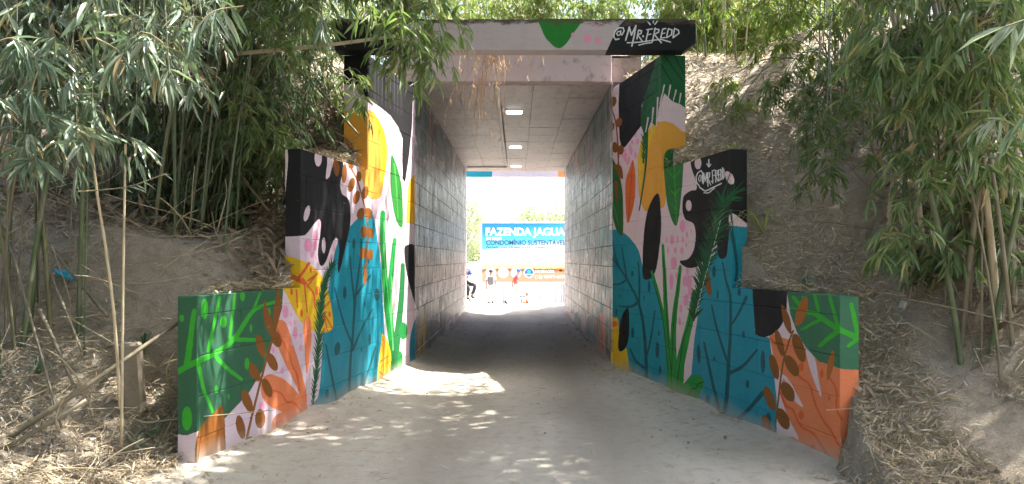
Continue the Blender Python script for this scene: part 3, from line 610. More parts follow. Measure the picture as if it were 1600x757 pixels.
for i in range(5):
    for j in range(12):
        w_, l_ = xs[i+1] - xs[i] - .007, ys[j+1] - ys[j] - .007; key = (round(w_, 3), round(l_, 3))
        if key not in pc: pc[key] = MB().box((0, 0, 0), (w_, l_, .013), .003).mesh('formwork_panel'); pc[key].materials.append(M['ceil'])
        o = link('formwork_panel', pc[key], None, roof); o.location = (xs[i] + .0035, ys[j] + .0035, random.choice((0, -.003, .002)) - .002)
lampm = MB()
for k, (y, lab) in enumerate(((13.4, 'nearest'), (17.6, 'middle'), (21.2, 'farthest'))):
    e = empty('ceiling_light', (-.05 + .01*k, y, 4.2), 0, f'small white box light on the tunnel ceiling, {lab} of the three', 'ceiling light', 'lights along the tunnel ceiling')
    if k == 0:
        bx = MB().box((-.15, -.09, -.02), (.15, .09, -.003), .004).mesh('housing'); bx.materials.append(M['conduit'])
        df = MB().box((-.14, -.08, -.06), (.14, .08, -.021), .012).mesh('diffuser'); df.materials.append(M['lamp'])
    link('housing', bx, None, e); link('diffuser', df, None, e)
tag(MB().tube([(-.27, 13.0, 4.17), (-.27, 21.3, 4.17), (-.27, 21.4, 4.17)], .011, 8).tube([(-1.4, 21.45, 4.17), (-.27, 21.45, 4.17)], .016, 8).build('conduit', M['conduit']), 'thin grey electrical conduit along the tunnel ceiling beside the lights', 'conduit')

# parapet beams
M['edge'].name
def parapet(y0, y1, z0, z1, label, art, base, flip=False):
    b = empty('parapet_beam', (-2.185, y0, 0), 0, label, 'beam', 'beams across the tunnel mouths'); Lb = 4.325
    bpy.context.view_layer.update()
    img = make_image('beam_paint', raster(art, base, (-2.185, y0, 0), (1, 0, 0), (0, 0, 1), Lb, z1 - z0 + .1, 300, 0, z0 - .05))
    t_m = mural_mat('beam_paint', b, img, 0, Lb, z1 - z0 + .1, 0, z0 - .05, 0, .2)
    t = t_m.node_tree; bs = t.nodes['Principled BSDF']; lk = bs.inputs['Base Color'].links[0].from_socket
    co = t.nodes.new('ShaderNodeNewGeometry'); sp = t.nodes.new('ShaderNodeSeparateXYZ'); t.links.new(co.outputs[0], sp.inputs[0])
    nz = t.nodes.new('ShaderNodeTexNoise'); nz.inputs['Scale'].default_value = 4; nz.inputs['Detail'].default_value = 7; nz.inputs['Roughness'].default_value = .75
    mp = t.nodes.new('ShaderNodeMapping'); mp.inputs['Scale'].default_value = (1, 1, 3); t.links.new(co.outputs[0], mp.inputs[0]); t.links.new(mp.outputs[0], nz.inputs[0])
    m1 = t.nodes.new('ShaderNodeMath'); m1.operation = 'MULTIPLY_ADD'; m1.inputs[1].default_value = .3; t.links.new(nz.outputs[0], m1.inputs[0]); t.links.new(sp.outputs[2], m1.inputs[2])
    rp = t.nodes.new('ShaderNodeMapRange'); rp.inputs[1].default_value = z1 + .085; rp.inputs[2].default_value = z1 + .125; t.links.new(m1.outputs[0], rp.inputs[0])
    mx = t.nodes.new('ShaderNodeMix'); mx.data_type = 'RGBA'; t.links.new(rp.outputs[0], mx.inputs[0]); t.links.new(lk, mx.inputs[6]); mx.inputs[7].default_value = (.085,.07,.05,1)
    t.links.new(mx.outputs[2], bs.inputs['Base Color'])
    pts = [(0, z0), (Lb - .12, z0), (Lb, z0 + .085), (Lb, z1 - .015)]
    rs = random.Random(5); n = 26
    pts += [(Lb * (1 - i / n), z1 + rs.uniform(-.012, .006)) for i in range(1, n)] + [(0, z1)]
    MB().prism(pts, 0, y1 - y0).build('beam', t_m, b)
    return b
parapet(9.2, 9.45, 4.105, 4.475, 'long parapet beam over the near tunnel mouth, pale with a black tagged right end', art_beam(), (204,190,194))
far_art = Art(); far_art.poly((30,150,175), T('X', (700,255),(769,255),(769,290),(700,290)), False); far_art.poly((232,160,96), T('X', (872,255),(910,255),(910,290),(872,290)), False)
parapet(24.6, 24.85, 4.24, 4.66, 'beam across the far tunnel mouth painted teal, white and orange', far_art, (222,212,222))

# ------------------------------------------------------------------ ground
ys_r = [-10, 26, 30, 44, 60, 700]; zs_r = [0, 0, -.15, -1.0, -1.05, -1.05]
def ground_z(Y): return float(np.interp(Y, ys_r, zs_r))
def gridmesh(xs, ys, fz):
    X, Y = np.meshgrid(xs, ys); Z = fz(X, Y); V = np.stack([X, Y, Z], -1).reshape(-1, 3); nx = len(xs)
    idx = np.arange(len(xs) * (len(ys) - 1)).reshape(len(ys) - 1, nx)[:, :-1].ravel()
    return V, np.stack([idx, idx + 1, idx + nx + 1, idx + nx], 1)
from mathutils import noise as mn
def fbm(x, y, s, o=4, seed=0.0): return mn.fractal(Vector((x * s + seed, y * s - seed, seed)), 1.0, 2.0, o)
gx = np.r_[-600, -200, -80, -40, -20, -10, -5, 0, 5, 10, 20, 40, 80, 200, 600]; gy = np.r_[-600, -100, -20, -8, 0, 10, 20, 26, 28, 30, 35, 40, 44, 50, 60, 90, 200, 700]
V, Fc = gridmesh(gx, gy, lambda X, Y: np.interp(Y, ys_r, zs_r) - .06)
tag(link('ground', np_mesh('ground', V, Fc, True), M['ground']), kind='structure')
rx = np.linspace(-1, 1, 41); ry = np.r_[np.arange(-8, 24, .16), np.arange(24, 60, 1.0)]
def road_z(U, Y):
    Z = np.empty_like(U)
    for i in range(U.shape[0]):
        hw = road_hw(Y[i, 0])
        for j in range(U.shape[1]):
            x = U[i, j] * hw; Z[i, j] = ground_z(Y[i, j]) + .022 * fbm(x, Y[i, j], .8, 4) + .006 * fbm(x, Y[i, j], 6, 3, 9) - .02 * math.exp(-((abs(x - .05) - .72) / .25) ** 2) + (.10 + .07 * fbm(x, Y[i, j], 1.6, 3, 4)) * abs(U[i, j]) ** 7
    return Z
def road_hw(Y): return 3.4 if Y < 5 else (3.4 - (Y - 5) * .85 if Y < 5.9 else (min(edge_x(Y, 1), edge_x(Y, -1)) + .14 if Y < 28 else 3.0))
V, Fc = gridmesh(rx, ry, road_z); V[:, 0] = V[:, 0] * np.array([road_hw(y) for y in V[:, 1]])
tag(link('road', np_mesh('road', V, Fc, True), M['road']), kind='structure')

# banks
PR = {1: ([-8, 3.6, 4.9, 5.5, 5.85, 6.6, 7.58, 8.5, 9.4, 10.4, 11.5, 13, 21, 23.2, 28.6, 34, 44], [-.12, -.12, -.02, .26, .55, 1.12, 1.72, 2.35, 2.95, 3.7, 4.35, 4.6, 4.6, 4.1, .1, -.3, -1.1]),
      -1: ([-8, 4.6, 5.4, 5.85, 6.5, 7.0, 7.58, 8.5, 9.4, 10.4, 11.5, 13, 21, 23.2, 28.6, 34, 44], [-.12, -.08, -.03, .03, .55, 1.0, 1.5, 2.2, 2.95, 3.7, 4.35, 4.6, 4.6, 4.1, .1, -.3, -1.1])}
def bank_start(Y, side): return edge_x(Y, side) + float(np.interp(Y, [Y0 - .3, Y0, 9.3, 9.5], [.0, .11, .11, .22])) 
def bank_h(d, Y, side):
    """height of the bank surface, d metres outward from the wall"""
    h0 = float(np.interp(Y, *PR[side])); k = .5 if side > 0 else .36
    k *= float(np.interp(Y, [-8, 3, 5, 24, 32], [.55, .75, 1, 1, .2])); x = bank_start(Y, side) + d
    lim = 4.95; raw = h0 + k * max(0, d - .1) * (1 if d < 4 else 4 / d)
    h = raw if raw < lim - .6 else lim - .6 * math.exp(-(raw - lim + .6) / .6)
    w = min(1, d / .5 + .12); X = side * x
    h += w * (.14 * fbm(X, Y, .7, 4, 3.1) + .07 * fbm(X, Y, 2.6, 4, 7.7) + .028 * fbm(X, Y, 8, 4, 2.2))
    if side < 0:
        h += .42 * math.exp(-((x - 3.3) / .75) ** 2 - ((Y - 7.0) / .45) ** 2)          # brown mound behind the green wall end
        h -= .95 * min(1, max(0, (d - .35) / .7)) * math.exp(-((Y - 8.8) / .95) ** 2)
        if d < .12 and Y > Y0 - .1: h = min(h, h0 + .03)
    else: h -= w * .16 * math.exp(-((x - 3.3) / .45) ** 2)                        # trodden gully
    return h
def bank_point(X, Y):
    side = 1 if X > 0 else -1; d = abs(X) - bank_start(Y, side)
    return Vector((X, Y, bank_h(max(d, 0), Y, side) if d > 0 else ground_z(Y)))
def skirt(y, side):
    b = bank_start(y, side); w = .24 if y < Y0 - .02 else .02; h = bank_h(0, y, side)
    return [(side*(b-w), y, -.25)] + [(side*(b-w*f), y, (h+.1)*(1-f)**1.9 - .1 + .03*fbm(side*(b-w*f), y, 5, 3)*(w > .1)) for f in (.8, .5, .22)]
for side in (1, -1):
    ds = np.r_[0, .04, .08, .13, .2, .28, np.arange(.36, 5, .09), np.arange(5, 14, .4), np.arange(14, 45, 4)]
    yy = np.r_[np.arange(-8, 3, .3), np.arange(3, 14, .09), np.arange(14, 44.1, .5)]
    V = np.array([p for y in yy for p in skirt(y, side) + [(side * (bank_start(y, side) + d), y, bank_h(d, y, side)) for d in ds]]); nx = len(ds) + 4
    idx = np.arange(nx * (len(yy) - 1)).reshape(len(yy) - 1, nx)[:, :-1].ravel()
    Fc = np.stack([idx, idx + 1, idx + nx + 1, idx + nx], 1)
    if side < 0: Fc = Fc[:, ::-1]
    o = tag(link('bank', np_mesh('bank', V, Fc, True), M['soil']), kind='structure')
# earth over the tunnel roof
V, Fc = gridmesh(np.linspace(-1.95, 1.9, 30), np.linspace(Y1 + .3, Y2 - .2, 60), lambda X, Y: np.vectorize(lambda x, y: 4.66 + .3*min(1, (y-Y1-.3)/1.2, (Y2-y)/1.2) + .05 * fbm(x, y, 2, 4))(X, Y))
tag(link('roof_earth', np_mesh('roof_earth', V, Fc, True), M['soil']), kind='structure')

# ================================================================== VEGETATION
def at(px, py, Y): return Vector(((px - VX) / F * Y, Y, CH + (HY - py) / F * Y))
def hit(px, py, ya=4.0, yb=16.0):
    """where the sight line through a photo pixel meets the bank"""
    y = ya
    while y < yb:
        p = at(px, py, y)
        if p.z < bank_point(p.x, y).z: return bank_point(p.x, y)
        y += .05
    return at(px, py, 9)
def nrm(a): return a / (np.linalg.norm(a, axis=-1, keepdims=True) + 1e-9)
LEAF_V = np.array([(0,0,0),(.28,.5,.10),(.28,0,0),(.28,-.5,.10),(.66,.38,.06),(.66,0,-.04),(.66,-.38,.06),(1,0,-.14)])
LEAF_F = np.array([(0,2,1),(0,3,2),(1,2,5),(1,5,4),(2,3,6),(2,6,5),(4,5,7),(5,6,7)])
KITE_V = np.array([(0,0,0),(.45,.5,.06),(.45,-.5,.06),(1,0,-.08)]); KITE_F = np.array([(0,2,1),(1,2,3)])
def leaves_mesh(name, P, D, N, Ln, Wd, fine=True):
    """P positions, D directions, N normals, Ln lengths, Wd widths"""
    tv, tf = (LEAF_V, LEAF_F) if fine else (KITE_V, KITE_F)
    D = nrm(D); S = nrm(np.cross(N, D)); N = np.cross(D, S); n, k = len(P), len(tv)
    V = P[:,None] + D[:,None]*tv[None,:,0:1]*Ln[:,None,None] + S[:,None]*tv[None,:,1:2]*Wd[:,None,None] + N[:,None]*tv[None,:,2:3]*Ln[:,None,None]*.6
    Fc = (tf[None] + (np.arange(n) * k)[:,None,None]).reshape(-1, 3)
    return np_mesh(name, V.reshape(-1, 3), Fc, False)
def sunhole(P):
    t = P[:,2] - 4.3; gx = P[:,0] - SUN.x/SUN.z*t; gy = P[:,1] - SUN.y/SUN.z*t
    return (t > .6) & (gx > -1.4) & (gx < 1.9) & (gy > 9.3) & (gy < 11.4)
def thin(P):
    t = P[:,2] - .3; gx = P[:,0] - SUN.x/SUN.z*t; gy = P[:,1] - SUN.y/SUN.z*t
    return (t > 2.6) & (gx > -4.6) & (gx < -2.0) & (gy > 4.0) & (gy < 6.3)
def spray_leaves(P0, T0, n_lo=5, n_hi=9, L=.15, rs=rng, droop=.75):
    """fans of drooping leaves at the twig tips"""
    k = rs.integers(n_lo, n_hi, len(P0)); idx = np.repeat(np.arange(len(P0)), k); n = len(idx)
    T = nrm(T0)[idx]; side = nrm(np.cross(T, np.array([0, 0, 1.0])) + 1e-3); a = rs.normal(0, .8, n); b = rs.normal(0, .5, n)
    D = T*np.cos(a)[:,None] + side*np.sin(a)[:,None]; D[:,2] += b*.5 - droop * .8
    P = P0[idx] + T * rs.uniform(-.05, .02, n)[:,None]; N = np.zeros((n, 3)); N[:,2] = 1; N += rs.normal(0, .45, (n, 3)); N[:,1] -= .35
    Ln = L * .98 * rs.uniform(.55, 1.3, n); return P, D, N, Ln, Ln * rs.uniform(.11, .17, n)
def bez(p0, p1, p2, p3, n):
    t = np.linspace(0, 1, n)[:,None]; return (1-t)**3*p0 + 3*(1-t)**2*t*p1 + 3*(1-t)*t*t*p2 + t**3*p3
def tubes(paths, rads, ns=4):
    """fast thin tubes; paths list of (k,3), rads list of (k,)"""
    Vs, Fs, off = [], [], 0
    for p, r in zip(paths, rads):
        k = len(p); t = nrm(np.gradient(p, axis=0)); u = nrm(np.cross(t, np.array([.13, .97, .2]))); w = np.cross(t, u)
        a = np.arange(ns) * 2 * np.pi / ns
        v = p[:,None] + (u[:,None]*np.cos(a)[None,:,None] + w[:,None]*np.sin(a)[None,:,None]) * r[:,None,None]
        Vs.append(v.reshape(-1, 3)); i = np.arange(k-1)[:,None]*ns; j = np.arange(ns)[None]; j2 = (j+1) % ns
        Fs.append(np.stack([i+j, i+j2, i+ns+j2, i+ns+j], -1).reshape(-1, 4) + off); off += k*ns
    return np.concatenate(Vs), np.concatenate(Fs)
def culm_path(base, tip, stiff=.6, n=40, bow=None):
    base, tip = np.array(base, float), np.array(tip, float); L = np.linalg.norm(tip - base)
    up = np.array([0, 0, 1.0]); lean = (tip - base) * np.array([1, 1, 0]) * .12
    p1 = base + up * L * stiff + lean; p2 = tip + up * L * (.42 if bow is None else bow) - lean
    return bez(base, p1, p2, tip, n)
def add_culm(root, base, tip, r0, mat, leaf, stiff=.6, bow=None, leaf_from=.5, nbranch=14, bl=.55, L=.15, fine=True, name='culm', droop=.75, low=None, rs=rng):
    path = culm_path(base, tip, stiff, 46, bow); org = np.array(root.location); path = path - org
    seg = np.r_[0, np.cumsum(np.linalg.norm(np.diff(path, axis=0), axis=1))]; tot = seg[-1]
    # node rings: short swollen collars every 0.25 m or so
    s_nodes = np.arange(.12, tot, .27); ss = np.unique(np.r_[0, tot, np.concatenate([s_nodes - .012, s_nodes, s_nodes + .012])]); ss = ss[(ss >= 0) & (ss <= tot)]
    pp = np.stack([np.interp(ss, seg, path[:, i]) for i in range(3)], 1); rr = r0 * np.interp(ss / tot, [0, .5, 1], [1, .75, .16])
    isn = np.min(abs(ss[:,None] - s_nodes[None]), 1) < 1e-6; rr = np.where(isn, rr * 1.16, rr)
    V, Fc = tubes([pp], [rr], 7); c = link(name, np_mesh(name, V, Fc, True), mat, root)
    if nbranch <= 0: return c
    # leafy twigs
    tw, tr, SP, ST = [], [], [], []
    sl = rs.uniform(leaf_from, 1.0, nbranch) * tot
    if low is not None: sl = np.r_[sl, rs.uniform(low[0], low[1], low[2]) * tot]
    for s in sl:
        p = np.array([np.interp(s, seg, path[:, i]) for i in range(3)]); a = rs.uniform(0, 2*np.pi); fr = s / tot
        le = bl * rs.uniform(.5, 1.2) * (1.15 - .5 * fr)
        d = np.array([math.cos(a), math.sin(a), .45]); q = p + d * le * .5; e = p + d * le * np.array([1, 1, .1]) + np.array([0, 0, -.38 * le])
        m = bez(p, p + d*le*.35, q + d*le*.2, e, 6); tw.append(m); tr.append(np.linspace(.0032, .0011, 6))
        for f in ((.45, .72, 1.0) if bl > .3 else (.6, 1.0)):
            i = f * 5; j = min(4, int(i)); pt = m[j] + (m[j+1] - m[j]) * (i - j); SP.append(pt + rs.normal(0, .03, 3)); ST.append(m[j+1] - m[j] + rs.normal(0, .02, 3))
    SP.append(path[-1]); ST.append(path[-1] - path[-3])
    V, Fc = tubes(tw, tr, 3); link('twigs', np_mesh('twigs', V, Fc), M['twig'], c)['kind'] = 'stuff'
    P, D, N, Ln, Wd = spray_leaves(np.array(SP), np.array(ST), 5, 9, L, rs, droop)
    Wp = P + org; keep = ~(sunhole(Wp) & (rs.random(len(P)) < .45)) & ~(thin(Wp) & (rs.random(len(P)) < .6))
    # nothing grows inside the tunnel mouth or into the walls
    keep &= ~((Wp[:,1] > 9.1) & (abs(Wp[:,0]) < 2.0) & (Wp[:,2] < 4.5))
    if keep.sum() > 3: link('foliage', leaves_mesh('foliage', P[keep], D[keep], N[keep], Ln[keep], Wd[keep], fine), leaf, c)['kind'] = 'stuff'
    return c
def clump(label, x, y, name='bamboo_clump', group='bamboo clumps on the banks', cat='bamboo'):
    b = bank_point(x, y); e = empty(name, (x, y, b.z), 0, label, cat, group); bpy.context.view_layer.update(); return e
def foot(cx, cy, sp, rs=rng):
    y = cy + rs.normal(0, sp * .8); sd = 1 if cx > 0 else -1; x = sd * max(abs(cx + rs.normal(0, sp)), bank_start(y, sd) + .28 + .25 * rs.random()); return x, y, bank_point(x, y).z - .12

CM = [M['culm'], M['culm'], M['culm_y'], M['culm_dark']]
# --- left bank: dense thicket
specs = [ # x, y, spread, n upright, label
 (-4.7, 8.3, .50, 11, 'dense bamboo clump rising behind the bare soil mound on the left bank'),
 (-3.75, 8.9, .34, 8, 'dark green bamboo clump left of the stepped green and black wall'),
 (-4.0, 6.3, .22, 7, 'bamboo clump with thick olive culms at the far left edge'),
 (-6.7, 9.6, .7, 12, 'shaded bamboo clump deepest in the thicket on the left'),
 (-3.6, 11.8, .45, 8, 'bamboo clump on top of the bank behind the left pillar'),
 (-3.35, 8.35, .45, 34, 'bamboo clump with slim upright green culms just behind the black painted step')]
LC = []
for (x, y, sp, n, lab) in specs:
    e = clump(lab, x, y); LC.append(e)
    for i in range(n):
        b = foot(x, y, sp); H = rng.uniform(6, 9.5); le = rng.uniform(-2.0, 3.8)
        tip = (b[0] + le + rng.normal(0, .5), b[1] + rng.uniform(-2.8, .6), b[2] + H * .82)
        add_culm(e, b, tip, rng.uniform(.010, .020) if n > 20 else rng.uniform(.014, .027), CM[rng.integers(4)] if n < 20 or i % 3 == 0 else M['culm'], M['leaf'], .62, .25, .42, 26, .8, .16, y < 8.6, low=(.2, .5, 5))
# leafy low shoots that darken the depth of the thicket
e = LC[3]
for i in range(16):
    b = foot(-6.2 + rng.uniform(-1.5, 1.8), 9.2, .6); tip = (b[0] + rng.normal(.3, .6), b[1] - rng.uniform(0, 1.0), b[2] + rng.uniform(1.8, 3.4))
    add_culm(e, b, tip, .014, M['culm_dark'], M['leaf'], .5, .2, .1, 24, .7, .16, False)
e = LC[5]
for i in range(34):
    b = foot(-3.4 + rng.uniform(-.9, .7), 8.6, .25); tip = (b[0] + rng.normal(.1, .4), b[1] - rng.uniform(0, .6), b[2] + rng.uniform(1.0, 2.4))
    add_culm(e, b, tip, .009, M['culm_dark'], M['leaf'], .5, .2, .15, 14, .45, .14, True)
for i in range(26):
    x_, y_ = rng.uniform(-3.6, -2.3), rng.uniform(9.3, 10.6); b = (x_, y_, bank_point(x_, y_).z - .1)
    add_culm(LC[1], b, (x_ + rng.normal(.1, .3), y_ - rng.uniform(0, .5), b[2] + rng.uniform(.8, 2.2)), .008, M['culm_dark'], M['leaf'], .5, .2, .1, 18, .45, .13, False)
# hanging curtain: arching culms whose leafy tips come down in front
for i in range(40):
    e = LC[(0, 2, 0, 1)[i % 4]]; bx = e.location.x; by = e.location.y; b = foot(bx, by, .35)
    Y = rng.uniform(4.4, 6.8); f = rng.uniform(0, 1); px = 10 + 350 * f; py = rng.uniform(60, 290) if px < 130 else (rng.uniform(20, 175) if px < 300 else rng.uniform(10, 90))
    tip = at(px, py, Y)
    add_culm(e, b, tip, rng.uniform(.007, .012), M['culm_dark'] if i % 3 else M['culm'], M['leaf_grey'], .85, .55 + rng.uniform(0, .2), .58, 18, .5, .185, True)
for (px, py, Y) in ((640, 92, 6.8), (668, 118, 7.0), (690, 95, 6.9), (625, 105, 7.2), (655, 60, 6.7), (500, 40, 6.8), (470, 40, 7.2), (430, 90, 7.0), (395, 190, 7.6), (420, 240, 7.9), (440, 265, 8.0), (578, 190, 8.6), (690, 60, 6.8), (630, 30, 6.3), (600, 45, 6.2), (655, 130, 6.6), (580, 20, 6.0), (710, 110, 6.9)):
    e = LC[1]; b = foot(-3.7, 8.6, .3); tip = at(px, py, Y)
    add_culm(e, b, tip, rng.uniform(.010, .016), M['culm_y'], M['leaf_over'], .7, .5, .72, 12, .36, .16, True)
# --- right bank
specs = [(4.15, 7.0, .40, 24, 'bamboo clump with crossing olive culms on the right bank'),
 (5.6, 8.8, .6, 12, 'shaded bamboo clump deep in the thicket on the right'),
 (3.7, 6.0, .22, 8, 'bamboo clump with thick culms nearest the right edge'),
 (3.35, 11.2, .4, 7, 'slender yellowish bamboo clump at the crest of the right bank'),
 (6.4, 12.2, .7, 10, 'tall bamboo clump on top of the bank far right'),
 (3.9, 9.5, .3, 6, 'sparse young bamboo clump halfway up the littered right slope')]
RC = []
for k, (x, y, sp, n, lab) in enumerate(specs):
    e = clump(lab, x, y); RC.append(e)
    for i in range(n):
        b = foot(x, y, sp); H = rng.uniform(6, 9.5); le = -rng.uniform(-2.4, 4.2)
        tip = (b[0] + le + rng.normal(0, .5), b[1] + rng.uniform(-3.0, .6), b[2] + H * .82)
        dead = rng.random() < .2
        add_culm(e, b, tip, rng.uniform(.016, .030) * (.6 if k == 3 else .36 if k == 5 else 1), M['culm_dead'] if dead else CM[rng.integers(4)], M['leaf_warm'] if k in (3, 5) else M['leaf_green'], .62, .25, .42, 24, .8, .16, y < 8.6, low=(.12, .5, 4 if k != 5 else 3))
for i in range(26):
    b = foot(5.0 + rng.uniform(-1.0, 2.0), 9.0, .5); tip = (b[0] + rng.normal(-.2, .5), b[1] - rng.uniform(0, 1.0), b[2] + rng.uniform(1.6, 3.2))
    add_culm(RC[1], b, tip, .014, M['culm_dark'], M['leaf_green'], .5, .2, .1, 22, .65, .15, False)
for i in range(30):
    e = RC[(0, 2, 0)[i % 3]]; b = foot(e.location.x, e.location.y, .3); Y = rng.uniform(4.8, 7.2); px = 1330 + 270 * rng.uniform(0, 1) ** .8
    py = rng.uniform(30, 240) if px < 1400 else rng.uniform(60, 430); tip = at(px, py, Y)
    add_culm(e, b, tip, rng.uniform(.007, .012), M['culm_dark'] if i % 3 else M['culm'], M['leaf_green'], .75, .45, .68, 12, .42, .175, True)
for (px, py, Y) in ((1240, 165, 8.2), (1265, 185, 8.0), (1290, 150, 8.1), (1120, 160, 9.6), (1145, 190, 9.4), (1290, 290, 7.2), (1200, 60, 9.5), (1230, 40, 9.0), (1180, 30, 9.3), (1300, 60, 8.4), (1350, 250, 7.0), (1130, 20, 10.2), (1400, 310, 6.6), (1150, 50, 9.8), (1210, 90, 9.4), (1100, 40, 10.4), (1260, 110, 8.9), (1175, 100, 9.7), (1225, 135, 8.3), (1205, 170, 8.4), (1280, 210, 7.9), (1300, 300, 7.3), (1265, 300, 7.6), (1320, 180, 8.0), (1320, 30, 8.6), (1330, 120, 8.4), (1240, 10, 9.2)):
    e = RC[5]; b = foot(3.9, 9.3, .2); tip = at(px, py, Y)
    add_culm(e, b, tip, .009, M['culm'], M['leaf_green'] if py > 120 and px > 1200 else M['leaf_warm'], .6, .45, .8, 8, .34, .13, True)
# --- on top of the earth over the tunnel
TC = []
for (x, y, n, lab) in ((-4.5, 15.5, 12, 'bamboo clump behind the parapet on the left'), (-.6, 17.6, 18, 'sunlit bamboo clump growing over the middle of the tunnel'), (4.3, 15.6, 13, 'bright bamboo clump behind the parapet on the right'), (1.9, 20.3, 8, 'yellow green bamboo clump at the back of the embankment')):
    z = bank_point(x, y).z if abs(x) > 1.95 else 4.9; e = empty('bamboo_clump', (x, y, z), 0, lab, 'bamboo', 'bamboo clumps on top of the embankment'); bpy.context.view_layer.update(); TC.append(e)
    for i in range(n):
        bx, by = x + rng.normal(0, .5), y + rng.normal(0, .5); b = (bx, by, z - .1); H = rng.uniform(4.5, 8)
        add_culm(e, b, (bx + rng.normal(0, 1.6), by + rng.normal(-.3, 1.2), z + H), rng.uniform(.014, .026), M['culm_y'], M['leaf_warm'], .6, .25, .12, 34, .85, .17, False)
    for i in range(18):
        bx, by = x + rng.normal(0, 1.5), y + rng.normal(0, .7); b = (bx, by, z - .1)
        add_culm(e, b, (bx + rng.normal(0, .4), by + rng.normal(-.2, .3), z + rng.uniform(1.0, 3.4)), .01, M['culm_y'], M['leaf_warm'], .5, .2, .05, 22, .5, .16, False)
# low growth right behind the parapet, seen as the bright strip above it
for k, (x, y) in enumerate(((-1.5, 13.0), (.1, 13.3), (1.4, 13.1), (2.9, 13.4), (-3.0, 13.4), (-.8, 15.0), (.9, 15.2), (2.4, 15.4), (2.75, 12.4), (3.6, 12.5), (4.5, 12.9))):
    lab = ['left of the hanging dead stalks', 'over the middle of the beam', 'behind the black tagged end of the beam', 'right of the black tagged end of the beam', 'over the left pillar', 'second row left of the middle', 'second row behind the middle', 'second row right of the middle', 'at the crest just right of the beam', 'at the crest of the littered right slope', 'at the crest under the right thicket'][k]
    zb = 4.85 if abs(x) < 2.4 else bank_point(x, y).z + .05
    e = empty('bush', (x, y, zb), 0, 'low yellow green bush on the embankment, ' + lab, 'bush', 'low bushes behind the parapet'); bpy.context.view_layer.update()
    for i in range(20):
        bx, by = x + rng.normal(0, .5), y + rng.normal(0, .35)
        add_culm(e, (bx, by, zb - .07), (bx + rng.normal(0, .3), by + rng.normal(-.1, .2), zb + .05 + rng.uniform(.9, 2.3)), .006, M['culm_y'], M['leaf_warm'], .5, .2, .25, 22, .4, .13, False, name='stem')

# --- nearest sprays: each leaf is a piece of its own
lf = {}
def spray_thing(label, tw, n, L, mat, cat='bamboo spray'):
    """tw: twig points from the stem outward; a fan of separate leaves along its outer half"""
    pts = [np.array(p) for p in tw]; e = empty('bamboo_spray', Vector(pts[0]), 0, label, cat, 'leafy bamboo sprays close to the camera')
    V, Fc = tubes([np.array(smooth_open(np.array(pts), 6)) - pts[0]], [np.linspace(.005, .002, len(smooth_open(np.array(pts), 6)))], 5)
    link('twig', np_mesh('twig', V, Fc, True), M['twig'], e)
    if mat.name not in lf:
        me = bpy.data.meshes.new('leaf'); lv = [(x, y*.13, z*.6) for x, y, z in LEAF_V]; me.from_pydata(lv, [], [tuple(f) for f in LEAF_F.tolist()]); me.materials.append(mat); lf[mat.name] = me
    q = np.array(smooth_open(np.array(pts), 6)); m = len(q)
    for i in range(n):
        j = int(m * (.45 + .54 * (i + 1) / n)) - 1; T = Vector(q[j] - q[j-1]).normalized(); a = random.gauss(0, .55)
        d = (Quaternion((0, -1, .3), a) @ T + Vector((0, random.uniform(-.15, .15), -.55))).normalized()
        nn = Vector((random.gauss(0, .3), -.6, .8)); s = nn.cross(d).normalized(); nn = d.cross(s)
        le = L * random.uniform(.7, 1.2); mt = Matrix((d, s, nn)).transposed().to_4x4()
        o = bpy.data.objects.new('leaf', lf[mat.name]); C.objects.link(o); o.parent = e
        o.matrix_local = Matrix.Translation(Vector(q[j] - q[0])) @ mt @ Matrix.Scale(le, 4)
    return e
M['leaf_pale'] = leaf_mat('bamboo_leaf_dusty', [(0, (.26,.31,.27)), (.5, (.33,.37,.32)), (1, (.22,.28,.22))], .25, .4)
M['leaf_mid'] = leaf_mat('bamboo_leaf_grey', [(0, (.13,.19,.15)), (.5, (.17,.23,.18)), (1, (.10,.16,.11))], .3, .4)
for (pts, n, L, mt, lab) in (
  ([at(1640, 20, 2.9), at(1605, 30, 2.9), at(1570, 42, 2.9)], 8, .17, M['leaf_pale'], 'large pale bamboo leaves reaching in at the upper right edge'),
  ([at(1650, 160, 3.4), at(1615, 170, 3.4), at(1580, 205, 3.5)], 9, .15, M['leaf_mid'], 'grey green bamboo spray at the right edge below the large pale leaves'),
  ([at(1620, 225, 3.6), at(1570, 188, 3.6), at(1535, 196, 3.6)], 6, .12, M['leaf_pale'], 'small pale drooping bamboo spray beside the right edge'),
  ([at(-30, 80, 3.8), at(20, 60, 3.8), at(60, 95, 3.8)], 10, .15, M['leaf_mid'], 'drooping bamboo spray at the upper left edge'),
  ([at(150, 60, 4.2), at(185, 80, 4.2), at(205, 110, 4.1)], 10, .16, M['leaf_mid'], 'fan of long grey leaves hanging left of centre in the left thicket'),
  ([at(380, 10, 4.6), at(330, 20, 4.5), at(300, 60, 4.4)], 11, .17, M['leaf_mid'], 'long leaved bamboo spray in front of the left thicket at the top'),
  ([at(60, 110, 4.0), at(50, 140, 4.0), at(52, 160, 4.0)], 7, .17, M['leaf_mid'], 'bamboo spray with one broad hanging leaf at far left'),
  ([at(120, 300, 4.6), at(200, 292, 4.6), at(262, 270, 4.6)], 7, .10, M['leaf_pale'], 'pale bleached bamboo tuft on a thin green stem in the left thicket'),
  ([at(480, 10, 5.6), at(500, 25, 5.6), at(505, 50, 5.5)], 10, .17, M['leaf_mid'], 'bamboo spray hanging over the left end of the parapet')):
    spray_thing(lab, pts, n, L, mt)

